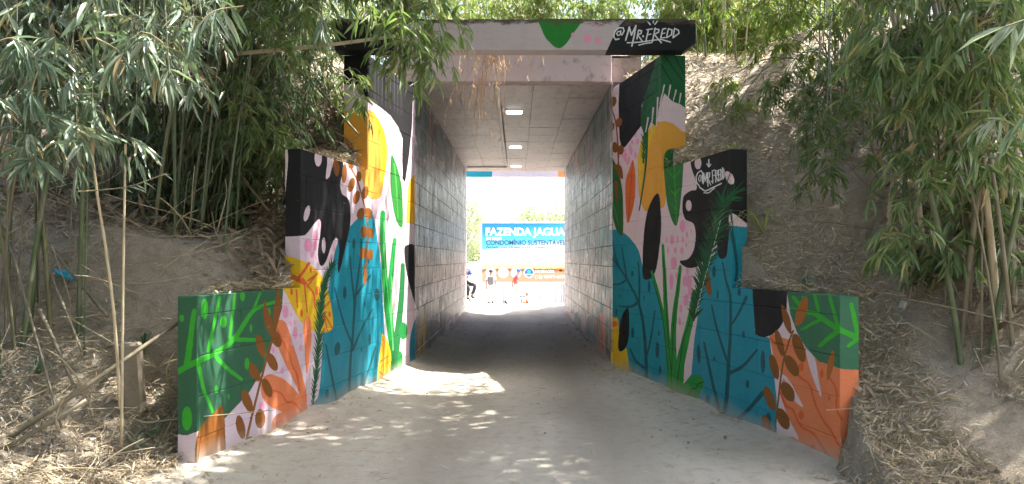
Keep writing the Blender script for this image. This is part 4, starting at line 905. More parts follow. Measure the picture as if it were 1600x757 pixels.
# --- litter on the banks
def scatter(n, side, ymin, ymax, dmax, dens=None, seed=1):
    rs = np.random.default_rng(seed); out = []
    while len(out) < n:
        y = rs.uniform(ymin, ymax); d = rs.uniform(0.02, 1) ** 1.3 * dmax; x = side * (bank_start(y, side) + d)
        v = fbm(x, y, 1.3, 3, 5.5) + .3 * fbm(x, y, 4, 2, 1.0)
        if side > 0: v -= .8 * math.exp(-((x - 3.3) / .22) ** 2) * (1 if y < 8.5 else .3)
        elif y < 8.2: v -= .8 * math.exp(-((x + 3.2) / .6) ** 2 - ((y - 7.0) / .6) ** 2)
        if side < 0 and y < 7.6: v += .35 - .6 * math.exp(-((x + 3.3) / .5) ** 2 - ((y - 7.0) / .4) ** 2)
        if v < rs.uniform(-.95, .1): continue
        z = bank_h(d, y, side); zx = bank_h(d + .05, y, side); zy = bank_h(d, y + .05, side)
        out.append((x, y, z, -(zx - z) / .05 * side, -(zy - z) / .05))
    return np.array(out)
def litter(name, label, A, Lr, wr, mat, seed=3, rough=.3, parent=None, mound=.04):
    rs = np.random.default_rng(seed); n = len(A); N = nrm(np.c_[A[:,3], A[:,4], np.ones(n)]); a = rs.uniform(0, 2*np.pi, n)
    D = np.c_[np.cos(a), np.sin(a), np.zeros(n)]; D = D - N * (D * N).sum(1)[:,None] + N * rs.normal(0, rough, n)[:,None]
    P = A[:,:3] + N * (rs.random(n)[:,None] ** 2 * mound + .004); Ln = rs.uniform(*Lr, n) ; Nn = N + rs.normal(0, .45, (n, 3))
    return tag(link(name, leaves_mesh(name, P - D * Ln[:,None] * .5, D, Nn, Ln, rs.uniform(*wr, n), False), mat, parent), label, 'leaf litter', None, 'stuff')
for side, lab in ((1, 'right'), (-1, 'left')):
    A = scatter(26000, side, 3.9, 9.2, 3.6, seed=11 + side); litter('leaf_litter', f'dry bamboo leaf litter covering the lower {lab} bank', A, (.04, .15), (.005, .012), M['litter'], 5 + side, .35, None, .075)
    A = scatter(9000, side, 8.5, 13.5, 5.0, seed=21 + side); litter('leaf_litter', f'dry leaf litter on the upper {lab} bank near the crest', A, (.08, .22), (.010, .022), M['litter'], 9 + side, .4)
    A = scatter(260, side, 4.2, 12, 3.5, seed=31 + side); litter('dry_sheaths', f'broad curled bamboo sheaths lying on the {lab} bank', A, (.10, .28), (.02, .04), M['sheath'], 15 + side, .35)
    A = scatter(520, side, 4.2, 12, 3.8, seed=41 + side); rs = np.random.default_rng(51 + side); pa, ra = [], []
    for q in A:
        a = rs.uniform(0, 6.28); L_ = rs.uniform(.12, .7); d = np.array([math.cos(a), math.sin(a), 0]); nn = np.array([q[3], q[4], 1]); nn /= np.linalg.norm(nn); d = d - nn * (d @ nn) + nn * rs.normal(0, .18)
        m = q[:3] + nn * .02; k = rs.normal(0, .04, 3); pa.append(np.array([m - d*L_/2, m + k, m + d*L_/2])); r_ = rs.uniform(.0015, .005); ra.append(np.array([r_, r_, r_*.6]))
    V, Fc = tubes(pa, ra, 5); tag(link('dry_twigs', np_mesh('dry_twigs', V, Fc, True), M['culm_dead']), f'dry twigs and cane bits strewn over the {lab} bank', 'twigs', None, 'stuff')
M['dark_sheath'] = simple('shade_brown_sheath', (.17,.125,.085), .85, .45, 12)  # darker copy of the sheaths; thicket shade put into the brown
for side, n_, y0_, y1_ in ((-1, 2600, 7.2, 10.5), (1, 1500, 5.8, 9.5)):
    A = scatter(n_, side, y0_, y1_, 3.6, seed=61 + side)
    if side > 0: A = A[A[:,0] > 3.3]
    litter('dry_sheaths', 'matted brown sheaths and culm litter under the %s thicket' % ('right' if side > 0 else 'left'), A, (.10, .45), (.015, .05), M['dark_sheath'], 65 + side, .5, None, .16)
# litter heaped at the outer near ends of the walls
A = []
for i in range(2600):
    s = rs.choice((-1, 1)) if False else (1 if i % 3 else -1); y = rng.uniform(4.6, 6.2); x = s * (bank_start(y, s) + rng.uniform(-.22 if y < Y0 - .05 else .02, .6))
    d = abs(x) - bank_start(y, s); w_ = .24; h = bank_h(max(d, 0), y, s) if d > 0 else (bank_h(0, y, s)+.1)*(max(0, 1 + d/w_))**1.9 - .1
    A.append((x, y, h + .01, -.5*s, 0))
litter('leaf_litter', 'straw coloured litter heaped against the near ends of the wing walls', np.array(A), (.06, .2), (.005, .012), M['litter'], 71, .4, None, .05)
# litter along the foot of the walls and on the road
A = []
rs = np.random.default_rng(77)
for i in range(5600):
    y = 4.6 + 14 * rs.random() ** 1.5; s = rs.choice((-1, 1)); off = abs(rs.normal(0, .16)) + .02
    if rs.random() < .22: off = rs.uniform(.1, 1.9)
    x = s * (edge_x(y, s) - off); A.append((x, y, .012 + .03 * (off < .1) + .022 * fbm(x, y, .8, 4), 0, 0))
litter('leaf_litter', 'dry leaves blown along the foot of the walls and over the road', np.array(A), (.03, .12), (.004, .012), M['litter'], 8, .12, None, .01)
# litter spilling over the wall steps
A = []
for i in range(2600):
    s = rs.choice((-1, 1)); k = rs.random() < .5; Yc = rs.uniform(7.7, 9.3) if k else rs.uniform(6.3, 7.5); top = 2.69 if k else 1.32
    h = min(top, float(np.interp(Yc, *PR[s]))) ; x = s * (edge_x(Yc, s) + rs.uniform(.0, .3)); fr = (Yc - (7.6 if k else 5.9)) / 1.7
    if rs.random() > fr * 1.3: continue
    A.append((x, Yc, top + rs.random() ** 2 * .12 * fr, 0, 0))
litter('leaf_litter', 'dry leaves caught on top of the stepped wing walls', np.array(A), (.06, .18), (.008, .018), M['litter'], 9, .3, None, .05)
# grassy debris edge and litter on the roof earth
A = np.array([(rs.uniform(-1.9, 1.85), rs.uniform(11.3, 14), 4.70 + rs.random() * .05, 0, 0) for i in range(2600)])
litter('leaf_litter', 'dry leaves lying on the tunnel roof behind the parapet', A, (.08, .22), (.01, .02), M['litter'], 19, .4, None, .15)

# --- dead stalks hanging down through the gap over the mouth
hang = empty('hanging_dead_stalks', (-.25, 10.6, 4.5), 0, 'bunch of dead straw coloured stalks hanging over the tunnel mouth', 'dead stalks'); bpy.context.view_layer.update()
M['straw'] = leaf_mat('straw', [(0, (.36,.20,.12)), (.5, (.50,.32,.22)), (1, (.62,.46,.36))], .35, .6)
pa, ra = [], []; P, D, Ln = [], [], []
org = np.array((-.25, 10.6, 4.5))
for i in range(78):
    big = i < 24
    x0 = rs.normal(-.36, .10) if big else rs.normal(-.25, .3); y0 = rs.uniform(9.6, 10.9); L_ = rs.uniform(.8, 1.5) if big else rs.uniform(.15, .55)
    xe = x0 + (rs.normal(-.12, .10) if big else rs.normal(0, .14)); p0 = np.array([x0, y0, 4.62]); p3 = np.array([xe, y0 - rs.uniform(0, .3), 4.5 - L_])
    m = bez(p0, p0 + rs.normal(0, .06, 3) - np.array([0, 0, L_*.3]), p3 + np.array([rs.normal(0, .06), 0, L_*.35]), p3, 8); pa.append(m - org); ra.append(np.linspace(.004, .0018, 8))
    for k in range(int(5 + L_ * 9)):
        t = rs.random(); j = int(t * 7); P.append(m[j] - org); d = rs.normal(0, .35, 3); d[2] = -1; D.append(d); Ln.append(rs.uniform(.04, .13))
V, Fc = tubes(pa, ra, 4); link('stalks', np_mesh('stalks', V, Fc, True), M['straw'], hang)['kind'] = 'stuff'
P, D, Ln = np.array(P), np.array(D), np.array(Ln); link('dry_blades', leaves_mesh('dry_blades', P, D, rs.normal(0, 1, P.shape), Ln, Ln * .06, True), M['straw'], hang)['kind'] = 'stuff'

# --- brush of thin dead branches tangled on the lower left bank and under the right thicket
for side, n_, lab in ((-1, 150, 'left'), (1, 70, 'right')):
    pa, ra = [], []; rs = np.random.default_rng(90 + side)
    for i in range(n_):
        y = rs.uniform(5.0, 8.0) if side < 0 else rs.uniform(5.6, 8.5); x = rs.uniform(-5.2, -2.75) if side < 0 else rs.uniform(3.2, 5.2); b = np.array(bank_point(x, y)); a = rs.uniform(0, 6.28); el = abs(rs.normal(.1, .45)); L_ = rs.uniform(.3, 1.3)
        d = np.array([math.cos(a)*math.cos(el), math.sin(a)*math.cos(el), math.sin(el)]); e_ = b + d * L_; e_[2] = max(e_[2], bank_point(e_[0], e_[1]).z + .02)
        pa.append(bez(b + [0, 0, .01], b + d*L_*.3 + rs.normal(0, .04, 3), b + d*L_*.7 + rs.normal(0, .06, 3), e_, 6)); r_ = rs.uniform(.002, .008); ra.append(np.linspace(r_, r_*.5, 6))
    V, Fc = tubes(pa, ra, 5); tag(link('dry_brush', np_mesh('dry_brush', V, Fc, True), M['culm_dead'] if side < 0 else M['culm_dark']), f'tangle of thin dead branches on the lower {lab} bank', 'brushwood', None, 'stuff')
# --- single dead poles and canes
def cane(label, pts, r, mat=None, nodes=.28, r1=None, name='dead_cane'):
    q = np.array(smooth_open(np.array([tuple(p) for p in pts]), 6)); seg = np.r_[0, np.cumsum(np.linalg.norm(np.diff(q, axis=0), axis=1))]; tot = seg[-1]
    sn = np.arange(nodes * .5, tot, nodes); ss = np.unique(np.r_[0, tot, np.concatenate([sn - .01, sn, sn + .01])]); ss = ss[(ss >= 0) & (ss <= tot)]
    pp = np.stack([np.interp(ss, seg, q[:, i]) for i in range(3)], 1); rr = np.interp(ss / tot, [0, 1], [r, r1 or r * .7]); rr = np.where(np.min(abs(ss[:,None]-sn[None]), 1) < 1e-6, rr*1.2, rr)
    m = MB(); m.tube([tuple(p) for p in pp], list(rr), 8)
    return tag(m.build(name, mat or M['culm_dead']), label, 'cane', 'fallen and leaning dead canes')
g = lambda px, py: hit(px, py) + Vector((0, 0, .03))
cane('long tan cane lying almost level through the leaves over the left pillar', [at(372, 84, 7.3), at(500, 72, 7.1), at(622, 56, 6.8)], .021, M['culm_dead'])
cane('straight pale cane standing in front of the soil, right one of the pair', [at(190, 695, 5.45), at(192, 470, 5.4), at(196, 225, 5.35)], .011)
cane('pale cane leaning left, left one of the standing pair', [at(188, 640, 5.5), at(176, 470, 5.4), at(150, 290, 5.3), at(140, 200, 5.2)], .012)
cane('long grey cane lying diagonally up to the green wall end', [at(-10, 700, 5.3), at(140, 600, 5.5), at(285, 500, 6.0)], .021, M['culm_dark'])
cane('short grey cane below the long diagonal cane at lower left', [at(-10, 712, 5.2), at(60, 672, 5.3), at(135, 625, 5.45)], .020, M['culm_dark'])
cane('steep leaning brown cane at far left, leftmost of the leaning canes', [at(15, 380, 6.2), at(60, 540, 5.8), at(96, 668, 5.5)], .012, M['culm_dark'])
cane('leaning cane passing just above the blue plastic bag', [at(45, 345, 6.8), at(110, 425, 6.6), at(168, 495, 6.35)], .018, M['culm_dark'])
cane('thin leaning cane below the blue plastic bag', [at(68, 405, 6.5), at(100, 480, 6.2), at(128, 550, 6.0)], .014, M['culm_dark'])
cane('short stout cane leaning on the soil at lower left', [at(62, 485, 6.1), at(90, 545, 5.9), at(114, 600, 5.8)], .017, M['culm_dark'])
cane('grey dead cane leaning at the right edge under the bamboo', [at(1578, 380, 6.0), at(1572, 450, 5.95), at(1562, 525, 5.85)], .022, M['culm_dark'])
cane('thin pale stalk hanging above the dark green spray on the right bank', [at(1298, -10, 7.9), at(1284, 60, 7.9), at(1270, 125, 7.9)], .006)
cane('brown cane leaning on the right bank above the square stone', [at(1425, 350, 6.9), at(1412, 400, 6.8), at(1399, 455, 6.6)], .013, M['culm_dark'])
for (a, b, lab) in (((480, 120), (560, 210), 'dark cane leaning behind the leaves left of the pillar'), ((345, 235), (420, 330), 'dark cane on the slope left of the black painted step')):
    cane(lab, [at(a[0], a[1], 9.3), at(b[0], b[1], 9.0)] if a[0] > 400 else [at(a[0], a[1], 8.2), at(b[0], b[1], 7.9)], .016, M['culm_dark'])

# --- trees
M['leaf_far'] = leaf_mat('glare_pale_tree_leaf', [(0, (.20,.24,.14)), (.5, (.27,.31,.19)), (1, (.34,.37,.25))], .4, .6)  # leaves paled beyond the tunnel: glare and haze put into the colour
M['bark'] = simple('tree_bark', (.16,.13,.10), .9, .35, 12)
def tree(label, loc, H, crown, nleaf, leaf, lsize, group='trees around the underpass', seed=1, trunk_r=.16, clusters=26, sunhole_on=False):
    """crown: (cx,cy,cz,rx,ry,rz) relative to the trunk foot"""
    rs = np.random.default_rng(seed); e = empty('tree', loc, 0, label, 'tree', group); cx, cy, cz, ax, ay, az = crown
    top = np.array((cx, cy, cz)); paths = [bez(np.zeros(3), np.array((0, 0, cz*.4)), top - np.array((0, 0, cz*.3)), top, 12)]; rads = [np.linspace(trunk_r, trunk_r*.3, 12)]; cl = []
    for i in range(clusters):
        u = nrm(rs.normal(0, 1, 3)) * rs.uniform(.45, 1.0); c = top + u * np.array((ax, ay, az)); cl.append(c); j = rs.integers(4, 11); s = paths[0][j]
        paths.append(bez(s, s + (c - s)*.3 + np.array((0, 0, .2)), s + (c - s)*.7 + np.array((0, 0, .3)), c, 6)); rads.append(np.linspace(trunk_r*.33, trunk_r*.05, 6))
    V, Fc = tubes(paths[:1], rads[:1], 9); link('trunk', np_mesh('trunk', V, Fc, True), M['bark'], e)
    V, Fc = tubes(paths[1:], rads[1:], 5); link('branches', np_mesh('branches', V, Fc, True), M['bark'], e)
    cl = np.array(cl); k = rs.integers(0, len(cl), nleaf); sr = min(ax, ay, az) * .42
    P = cl[k] + rs.normal(0, 1, (nleaf, 3)) * sr * np.array((.62, .62, .42)) * rs.uniform(.6, 1.3, len(cl))[k][:,None]
    keep = ~((sunhole(P + np.array(loc)) & (rs.random(nleaf) < .62)) | (thin(P + np.array(loc)) & (rs.random(nleaf) < .95))) if sunhole_on else np.ones(nleaf, bool); P = P[keep]; n = len(P)
    D = rs.normal(0, 1, (n, 3)); D[:,2] -= .5; N = rs.normal(0, .6, (n, 3)); N[:,2] += 1; Ln = lsize * rs.uniform(.6, 1.3, n)
    link('crown', leaves_mesh('crown', P, D, N, Ln, Ln*.5, False), leaf, e)['kind'] = 'stuff'
    return e
tree('tall tree at the crest of the right bank, its crown spreading above the road', (5.2, 11.8, 4.8), 9, (-1.2, -4.3, 6.0, 4.4, 3.4, 1.7), 46000, M['leaf_tree'], .17, seed=3, trunk_r=.2, clusters=44, sunhole_on=True)
tree('tall tree on the right bank leaning over the road nearer the camera', (7.2, 6.5, 3.9), 9, (-2.8, -1.8, 6.3, 3.8, 3.2, 1.6), 9000, M['leaf_tree'], .17, seed=4, trunk_r=.2, clusters=36, sunhole_on=True)
tree('tall tree at the crest of the left bank above the bamboo', (-5.0, 12.5, 4.8), 9, (3.4, -4.6, 6.0, 3.8, 3.2, 1.6), 22000, M['leaf_tree'], .17, seed=5, trunk_r=.2, clusters=36, sunhole_on=True)
for k, (x, y, r, z, lab) in enumerate(((-9, 25, 3.4, 5.5, 'at the left end of the embankment'), (-6.5, 28, 2.9, 6.6, 'behind the embankment left of the middle'), (7.0, 30, 2.9, 6.8, 'behind the embankment right of the middle'), (9, 26, 3.6, 5.5, 'at the right end of the embankment'))):
    tree('sunlit yellow green tree ' + lab, (x, y, 0 if abs(x) < 8 else 3.5), 9, (0, 0, z, r, r, 2.4), 9000, M['leaf_warm'], .28, 'sunlit trees behind the embankment', seed=20+k, clusters=26)
for k, (x, y, r, z, lab) in enumerate(((-6.5, -5, 4.2, 5.2, 'on the left bank behind the camera'), (6.8, -4, 4.2, 5.2, 'on the right bank behind the camera'), (-5, -14, 4.5, 5.5, 'farther back on the left of the road'), (5.5, -15, 4.5, 5.5, 'farther back on the right of the road'), (-8.5, 2, 3.6, 4.8, 'on the left bank beside the camera'), (-3.5, -.5, 4.6, 9.0, 'arching over the road above the camera'))):  # unseen trees added to block sky light and darken the foreground
    tree('added broad tree blocking sky light ' + lab, (x, y, max(0, bank_point(x, y).z) - .1), 9, ((4.0 if z == 9.0 else 0), 0, z, r, r, (1.8 if z == 9.0 else 4.0)), 7000, M['leaf_tree'], .42, 'added sky blocking trees around the camera', seed=50+k, clusters=60)
tree('leafy green tree beyond the tunnel at left of the billboard', (-4.9, 62, -1.05), 8, (0.6, 0, 4.6, 2.3, 2, 3.2), 6500, M['leaf_far'], .22, 'trees beyond the tunnel', seed=31, clusters=30)
tree('tall open crowned tree above the right part of the billboard', (2.2, 74, -1.05), 9, (0.2, 0, 6.4, 2.4, 2, 2.0), 3000, M['leaf_far'], .24, 'trees beyond the tunnel', seed=32, clusters=30)
tree('smaller tree at the right edge above the billboard', (5.2, 70, -1.05), 8, (-.3, 0, 5.2, 1.4, 1.4, 1.4), 1600, M['leaf_far'], .22, 'trees beyond the tunnel', seed=33, clusters=18)
tree('distant broad tree far left beyond the tunnel', (-12, 80, -1.05), 8, (0, 0, 5, 4, 3, 3), 8000, M['leaf_tree'], .3, 'trees beyond the tunnel', seed=34, clusters=24)
tree('distant broad tree far right beyond the tunnel', (14, 85, -1.05), 8, (0, 0, 5, 4, 3, 3), 8000, M['leaf_tree'], .3, 'trees beyond the tunnel', seed=35, clusters=24)

# --- billboard
YB = 42.0; K = YB / F; bb = empty('billboard', (1.2, YB, -1.0), 0, 'large roadside billboard with blue top and orange sunset strip seen through the tunnel', 'billboard')
xb0, xb1, zb0, zb1 = -1.925, 4.5, CH + (HY - 441) * K, CH + (HY - 349) * K
def local(x, y, z): return (x - 1.2, y, z + 1.0)
t = NT('billboard_print'); sp = t.t.nodes.new('ShaderNodeSeparateXYZ'); t.l(t.pos(), sp.inputs[0])
v = t.math('DIVIDE', t.math('SUBTRACT', sp.outputs[2], zb0), zb1 - zb0); u = t.math('DIVIDE', t.math('SUBTRACT', sp.outputs[0], xb0), xb1 - xb0)
vd = t.math('ADD', v, t.math('MULTIPLY', t.math('POWER', t.math('ABSOLUTE', t.math('SUBTRACT', u, .02)), .7), -.22))
c = t.ramp(vd, [(0.0, lin((190,120,90))), (.36, lin((250,250,250))), (.47, lin((235,245,250))), (.56, lin((90,200,235))), (.85, lin((20,130,200))), (1.0, lin((20,120,195)))])
jag = t.math('ADD', v, t.math('MULTIPLY', t.math('SUBTRACT', t.noise(t.mapv(t.pos(), (1, 1, .0)), 3.0, 5), .5), .10))
c2 = t.ramp(jag, [(0.0, lin((205,140,115))), (.16, lin((205,140,110))), (.19, lin((130,90,70))), (.22, lin((125,90,70))), (.24, lin((250,205,140))), (.36, lin((252,226,170))), (.5, lin((250,250,246)))])
c = t.mix(t.ramp(v, [(.30, 1.0), (.46, 0.0)]), c, c2)
M['print'] = t.set(c, .5)  # print tones paled, so distant glare sits in the colours
M['paper'] = simple('print_white', (.85,.85,.85), .5, .02); M['navy'] = simple('print_navy', (.03,.06,.16), .5, .05); M['steel'] = simple('galvanised_steel', (.35,.35,.34), .5, .1); M['blue'] = simple('print_blue', (.02,.12,.45), .5, .05); M['cyan'] = simple('print_cyan', (.02,.5,.6), .5, .05)
a, b_ = local(xb0, 0, zb0), local(xb1, .06, zb1); MB().box(a, b_).build('board', M['print'], bb)
fr = MB(); w_ = .09
for (p, q) in (((xb0-w_, zb0-w_), (xb1+w_, zb0)), ((xb0-w_, zb1), (xb1+w_, zb1+w_)), ((xb0-w_, zb0), (xb0, zb1)), ((xb1, zb0), (xb1+w_, zb1))):
    fr.box(local(p[0], -.03, p[1]), local(q[0], .08, q[1]), .01)
fr.build('frame', M['paper'], bb)
for px in (761, 815, 819, 877, 881): MB().box(local((px-VX)*K-.05, .09, -1.15), local((px-VX)*K+.05, .19, zb1 - .1), .01).build('post', M['steel'], bb)
for px in (935,): MB().box(local((px-VX)*K-.05, .09, -1.15), local((px-VX)*K+.05, .19, zb1 - .1), .01).build('post', M['steel'], bb)
def text(body, px0, pyb, px1, size_px, mat, bold=.0, yoff=-.02, parent=bb, name='lettering'):
    cu = bpy.data.curves.new(name, 'FONT'); cu.body = body; cu.size = 1; cu.offset = bold; cu.extrude = .004; cu.resolution_u = 3
    to = bpy.data.objects.new(name, cu); C.objects.link(to); bpy.context.view_layer.update(); wd, hh = to.dimensions.x, to.dimensions.y
    me = bpy.data.meshes.new_from_object(to); bpy.data.objects.remove(to); me.name = name
    xs = np.array([v.co[:] for v in me.vertices]); x0 = xs[:,0].min(); capz = size_px * K
    sx = (px1 - px0) * K / (xs[:,0].max() - x0); sz = capz / .73
    for v in me.vertices: v.co = Vector(((v.co.x - x0) * sx, -v.co.z * .5 , v.co.y * sz))
    me.materials.clear(); o = link(name, me, mat, parent); o.location = local((px0 - VX) * K, yoff, CH + (HY - pyb) * K); return o
text('FAZENDA JAGUAR', 759, 368, 893, 12, M['paper'], .035)
text('EM BREVE', 760, 375.5, 784, 5, M['paper'], .03)
text('CONDOMÍNIO SUSTENTÁVEL', 759.5, 383, 884, 7.5, M['navy'], .02)
text('Fechado com infraestrutura completa', 760, 388.5, 853, 4.2, M['navy'], .01)
text('INFORMAÇÕES', 836, 426.5, 866, 4, M['paper'], .02); text('(12) 98477-6009', 836, 435, 884, 5.2, M['paper'], .02)
def disc(px, py, r, mat, y, name='emblem', par=bb):
    m = MB(); c0 = local((px-VX)*K, y, CH + (HY-py)*K); n = 28
    m.add([(c0[0] + r*math.cos(2*math.pi*i/n), c0[1] + dy, c0[2] + r*math.sin(2*math.pi*i/n)) for dy in (0, .012) for i in range(n)], [tuple(range(n)), tuple(range(2*n-1, n-1, -1))] + [(i, i+n, (i+1)%n+n, (i+1)%n) for i in range(n)])
    return m.build(name, mat, par)
for px in (767, 786.5, 806.5, 826.5): disc(px, 426.5, 8.2*K, M['paper'], -.020)
disc(826.5, 426.5, 6.6*K, M['blue'], -.035); disc(826.5, 424.5, 2.6*K, M['cyan'], -.050)
MB().box(local((821-VX)*K, -.052, CH+(HY-430)*K), local((832-VX)*K, -.045, CH+(HY-428.3)*K)).build('emblem', M['paper'], bb)
m = MB(); c0 = local((876-VX)*K, -.01, CH+(HY-424)*K)      # sunburst of grass blades at the right of the print
for i in range(17):
    a = R(8 + i * 10.2); L_ = 8.5*K*(.7 + .3*math.sin(i*2.1)**2); d = (math.cos(a), math.sin(a)); nx_ = (-d[1]*.02, d[0]*.02)
    m.add([(c0[0]+nx_[0], c0[1], c0[2]+nx_[1]), (c0[0]-nx_[0], c0[1], c0[2]-nx_[1]), (c0[0]+d[0]*L_, c0[1], c0[2]+d[1]*L_)], [(0, 1, 2)])
M['sunray'] = simple('print_sunray', lin((215,120,40)), .5, .05); m.build('sunburst', M['sunray'], bb)

# --- people
M['skin'] = simple('skin', (.30,.17,.11), .55, .08); M['red'] = simple('red_cloth', (.62,.04,.05), .8, .1); M['bluecloth'] = simple('blue_cloth', (.03,.09,.42), .8, .12); M['black'] = simple('black_cloth', (.02,.02,.024), .8, .1)
M['whitecloth'] = simple('white_cloth', (.75,.75,.73), .8, .05); M['greycloth'] = simple('grey_cloth', (.12,.13,.15), .8, .15); M['palegrey'] = simple('pale_trousers', (.42,.42,.42), .8, .1); M['hair'] = simple('dark_hair', (.02,.016,.014), .6, .1)
def skin(name, pts, edges, mat, parent, sub=1):
    """pts: {key: (xyz, radius)}; first key is the root"""
    ks = list(pts); me = bpy.data.meshes.new(name); me.from_pydata([pts[k][0] for k in ks], [(ks.index(a), ks.index(b)) for a, b in edges], [])
    o = bpy.data.objects.new(name, me); C.objects.link(o); md = o.modifiers.new('skin', 'SKIN'); sb = o.modifiers.new('sub', 'SUBSURF'); sb.levels = sb.render_levels = sub
    for i, k in enumerate(ks):
        r = pts[k][1]; me.skin_vertices[0].data[i].radius = (r, r) if not hasattr(r, '__len__') else r; me.skin_vertices[0].data[i].use_root = (i == 0)
    bpy.context.view_layer.update(); dg = bpy.context.evaluated_depsgraph_get(); m2 = bpy.data.meshes.new_from_object(o.evaluated_get(dg)); bpy.data.objects.remove(o)
    m2.name = name; m2.materials.clear(); m2.polygons.foreach_set('use_smooth', [True]*len(m2.polygons)); return link(name, m2, mat, parent)
def person(label, loc, rz, J, cols, headgear=None, sleeve=True):
    """J: joints pelvis chest neck head + (shoulder elbow wrist hip knee ankle toe)_l/_r in metres"""
    e = empty('person', loc, rz, label, 'person'); V = lambda k: Vector(J[k])
    P = {'pelvis': (J['pelvis'], .11), 'waist': (tuple((V('pelvis')+V('chest'))/2), .10), 'chest': (J['chest'], (.14, .11)), 'neck': (J['neck'], .05)}; E = [('pelvis','waist'),('waist','chest'),('chest','neck')]
    hd = V('head'); nk = V('neck'); P['skull0'] = (tuple(nk + (hd-nk)*.55), .065); P['skull1'] = (tuple(hd + Vector((0, 0, .02))), .095); P['skull2'] = (tuple(hd + Vector((0, 0, .10))), .075); E += [('neck','skull0'),('skull0','skull1'),('skull1','skull2')]
    for s in 'lr':
        for k, r in (('shoulder', .055), ('elbow', .042), ('wrist', .028), ('hip', .085), ('knee', .055), ('ankle', .038), ('toe', .03)): P[k+s] = (J[k+s], r)
        E += [('chest','shoulder'+s),('shoulder'+s,'elbow'+s),('elbow'+s,'wrist'+s),('pelvis','hip'+s),('hip'+s,'knee'+s),('knee'+s,'ankle'+s),('ankle'+s,'toe'+s)]
        w = V('wrist'+s); d = (w - V('elbow'+s)).normalized(); sd = d.cross(Vector((0, 1, .2))).normalized(); pm = w + d*.06; P['palm'+s] = (tuple(pm), (.035, .018)); E.append(('wrist'+s, 'palm'+s))
        for f in range(4):
            b0 = pm + d*.03 + sd*(f-1.5)*.02; tip = b0 + d*(.06, .07, .065, .05)[f] + Vector((0, 0, -.012)); P[f'f{s}{f}'] = (tuple(b0), .009); P[f't{s}{f}'] = (tuple(tip), .007); E += [('palm'+s, f'f{s}{f}'), (f'f{s}{f}', f't{s}{f}')]
        tb = pm - sd*.03 - d*.02; P['th'+s] = (tuple(tb), .010); P['tt'+s] = (tuple(tb + d*.045 - sd*.02), .008); E += [('palm'+s, 'th'+s), ('th'+s, 'tt'+s)]
    skin('body', P, E, M['skin'], e)
    f = Vector((0, -1, 0)); hc = hd + Vector((0, 0, .03))
    m = MB(); m.tube([hc + f*.085 + Vector((0, 0, .02)), hc + f*.115 + Vector((0, 0, -.02))], [.008, .018], 6); m.build('nose', M['skin'], e)
    m = MB()
    for s_ in (-1, 1): m.ball(hc + f*.088 + Vector((.032*s_, 0, .025)), .010, 6, 4)
    m.ball(hc + f*.085 + Vector((0, 0, -.045)), .016, 8, 4, (1.2, .4, .3)); m.build('face_features', M['hair'], e)
    m = MB()
    for s_ in (-1, 1): m.ball(hc + Vector((.093*s_, 0, 0)), .022, 6, 5, (.4, .7, 1.2))
    m.build('ears', M['skin'], e)
    Q = {'waist': (P['pelvis'][0], (.135, .12)), 'mid': (P['waist'][0], (.125, .115)), 'chest': (J['chest'], (.165, .13)), 'collar': (tuple(V('chest')*.35 + V('neck')*.65), .075)}; E2 = [('waist','mid'),('mid','chest'),('chest','collar')]
    for s in 'lr': Q['s'+s] = (J['shoulder'+s], .075); Q['e'+s] = (tuple(V('shoulder'+s)*.25 + V('elbow'+s)*.75), .062); E2 += [('chest','s'+s),('s'+s,'e'+s)]
    skin('shirt', Q, E2, M[cols[0]], e)
    Q = {'p': (P['pelvis'][0], (.13, .12))}; E2 = []
    for s in 'lr':
        Q['h'+s] = (J['hip'+s], .10); Q['k'+s] = (J['knee'+s], .075); Q['a'+s] = (tuple(V('ankle'+s)*.9 + V('knee'+s)*.1), .06); E2 += [('p','h'+s),('h'+s,'k'+s),('k'+s,'a'+s)]
    skin('trousers', Q, E2, M[cols[1]], e)
    for s in 'lr':
        m = MB(); A_, T_ = V('ankle'+s), V('toe'+s); d = (T_-A_); m.tube([A_ - d*.25 + Vector((0,0,-.03)), A_ + d*.3 + Vector((0,0,-.02)), T_ + d*.15 + Vector((0,0,-.01))], [.05, .05, .035], 8); m.build('shoe', M['black'], e)
    m = MB()
    if headgear:
        m.ball(hc + Vector((0, .005, .045)), .108, 14, 8, (1, 1, .9)); m.prism([(-.07, 0), (.07, 0), (.07, .012), (-.07, .012)], -.19, -.07)
        for i in range(len(m.v) - 8, len(m.v)): v = m.v[i]; m.v[i] = (v[0] + hc.x, v[1] + hc.y, v[2] + hc.z + .06)
        m.build('cap', M[headgear], e)
    else: m.ball(hc + Vector((0, .015, .05)), .105, 14, 8, (1, 1, .85)); m.build('hair', M['hair'], e)
    return e
def stand(stride=.0, arm=.0):
    J = dict(pelvis=(0,0,.92), chest=(0,0,1.28), neck=(0,0,1.46), head=(0,-.01,1.58))
    for s, g in (('l', 1), ('r', -1)):
        st = stride * g; J['shoulder'+s] = (g*.18, 0, 1.38); J['elbow'+s] = (g*.23, st*arm*.5+.02, 1.12); J['wrist'+s] = (g*.24, st*arm - .06, .88)
        J['hip'+s] = (g*.09, 0, .88); J['knee'+s] = (g*.10, -st*.55 - .03, .48 + .03*abs(st)); J['ankle'+s] = (g*.10, -st + (.08 if st < 0 else 0), .09 + (.06 if st < 0 else 0)); J['toe'+s] = (g*.10, -st - .14 + (.10 if st < 0 else 0), .04)
    return J
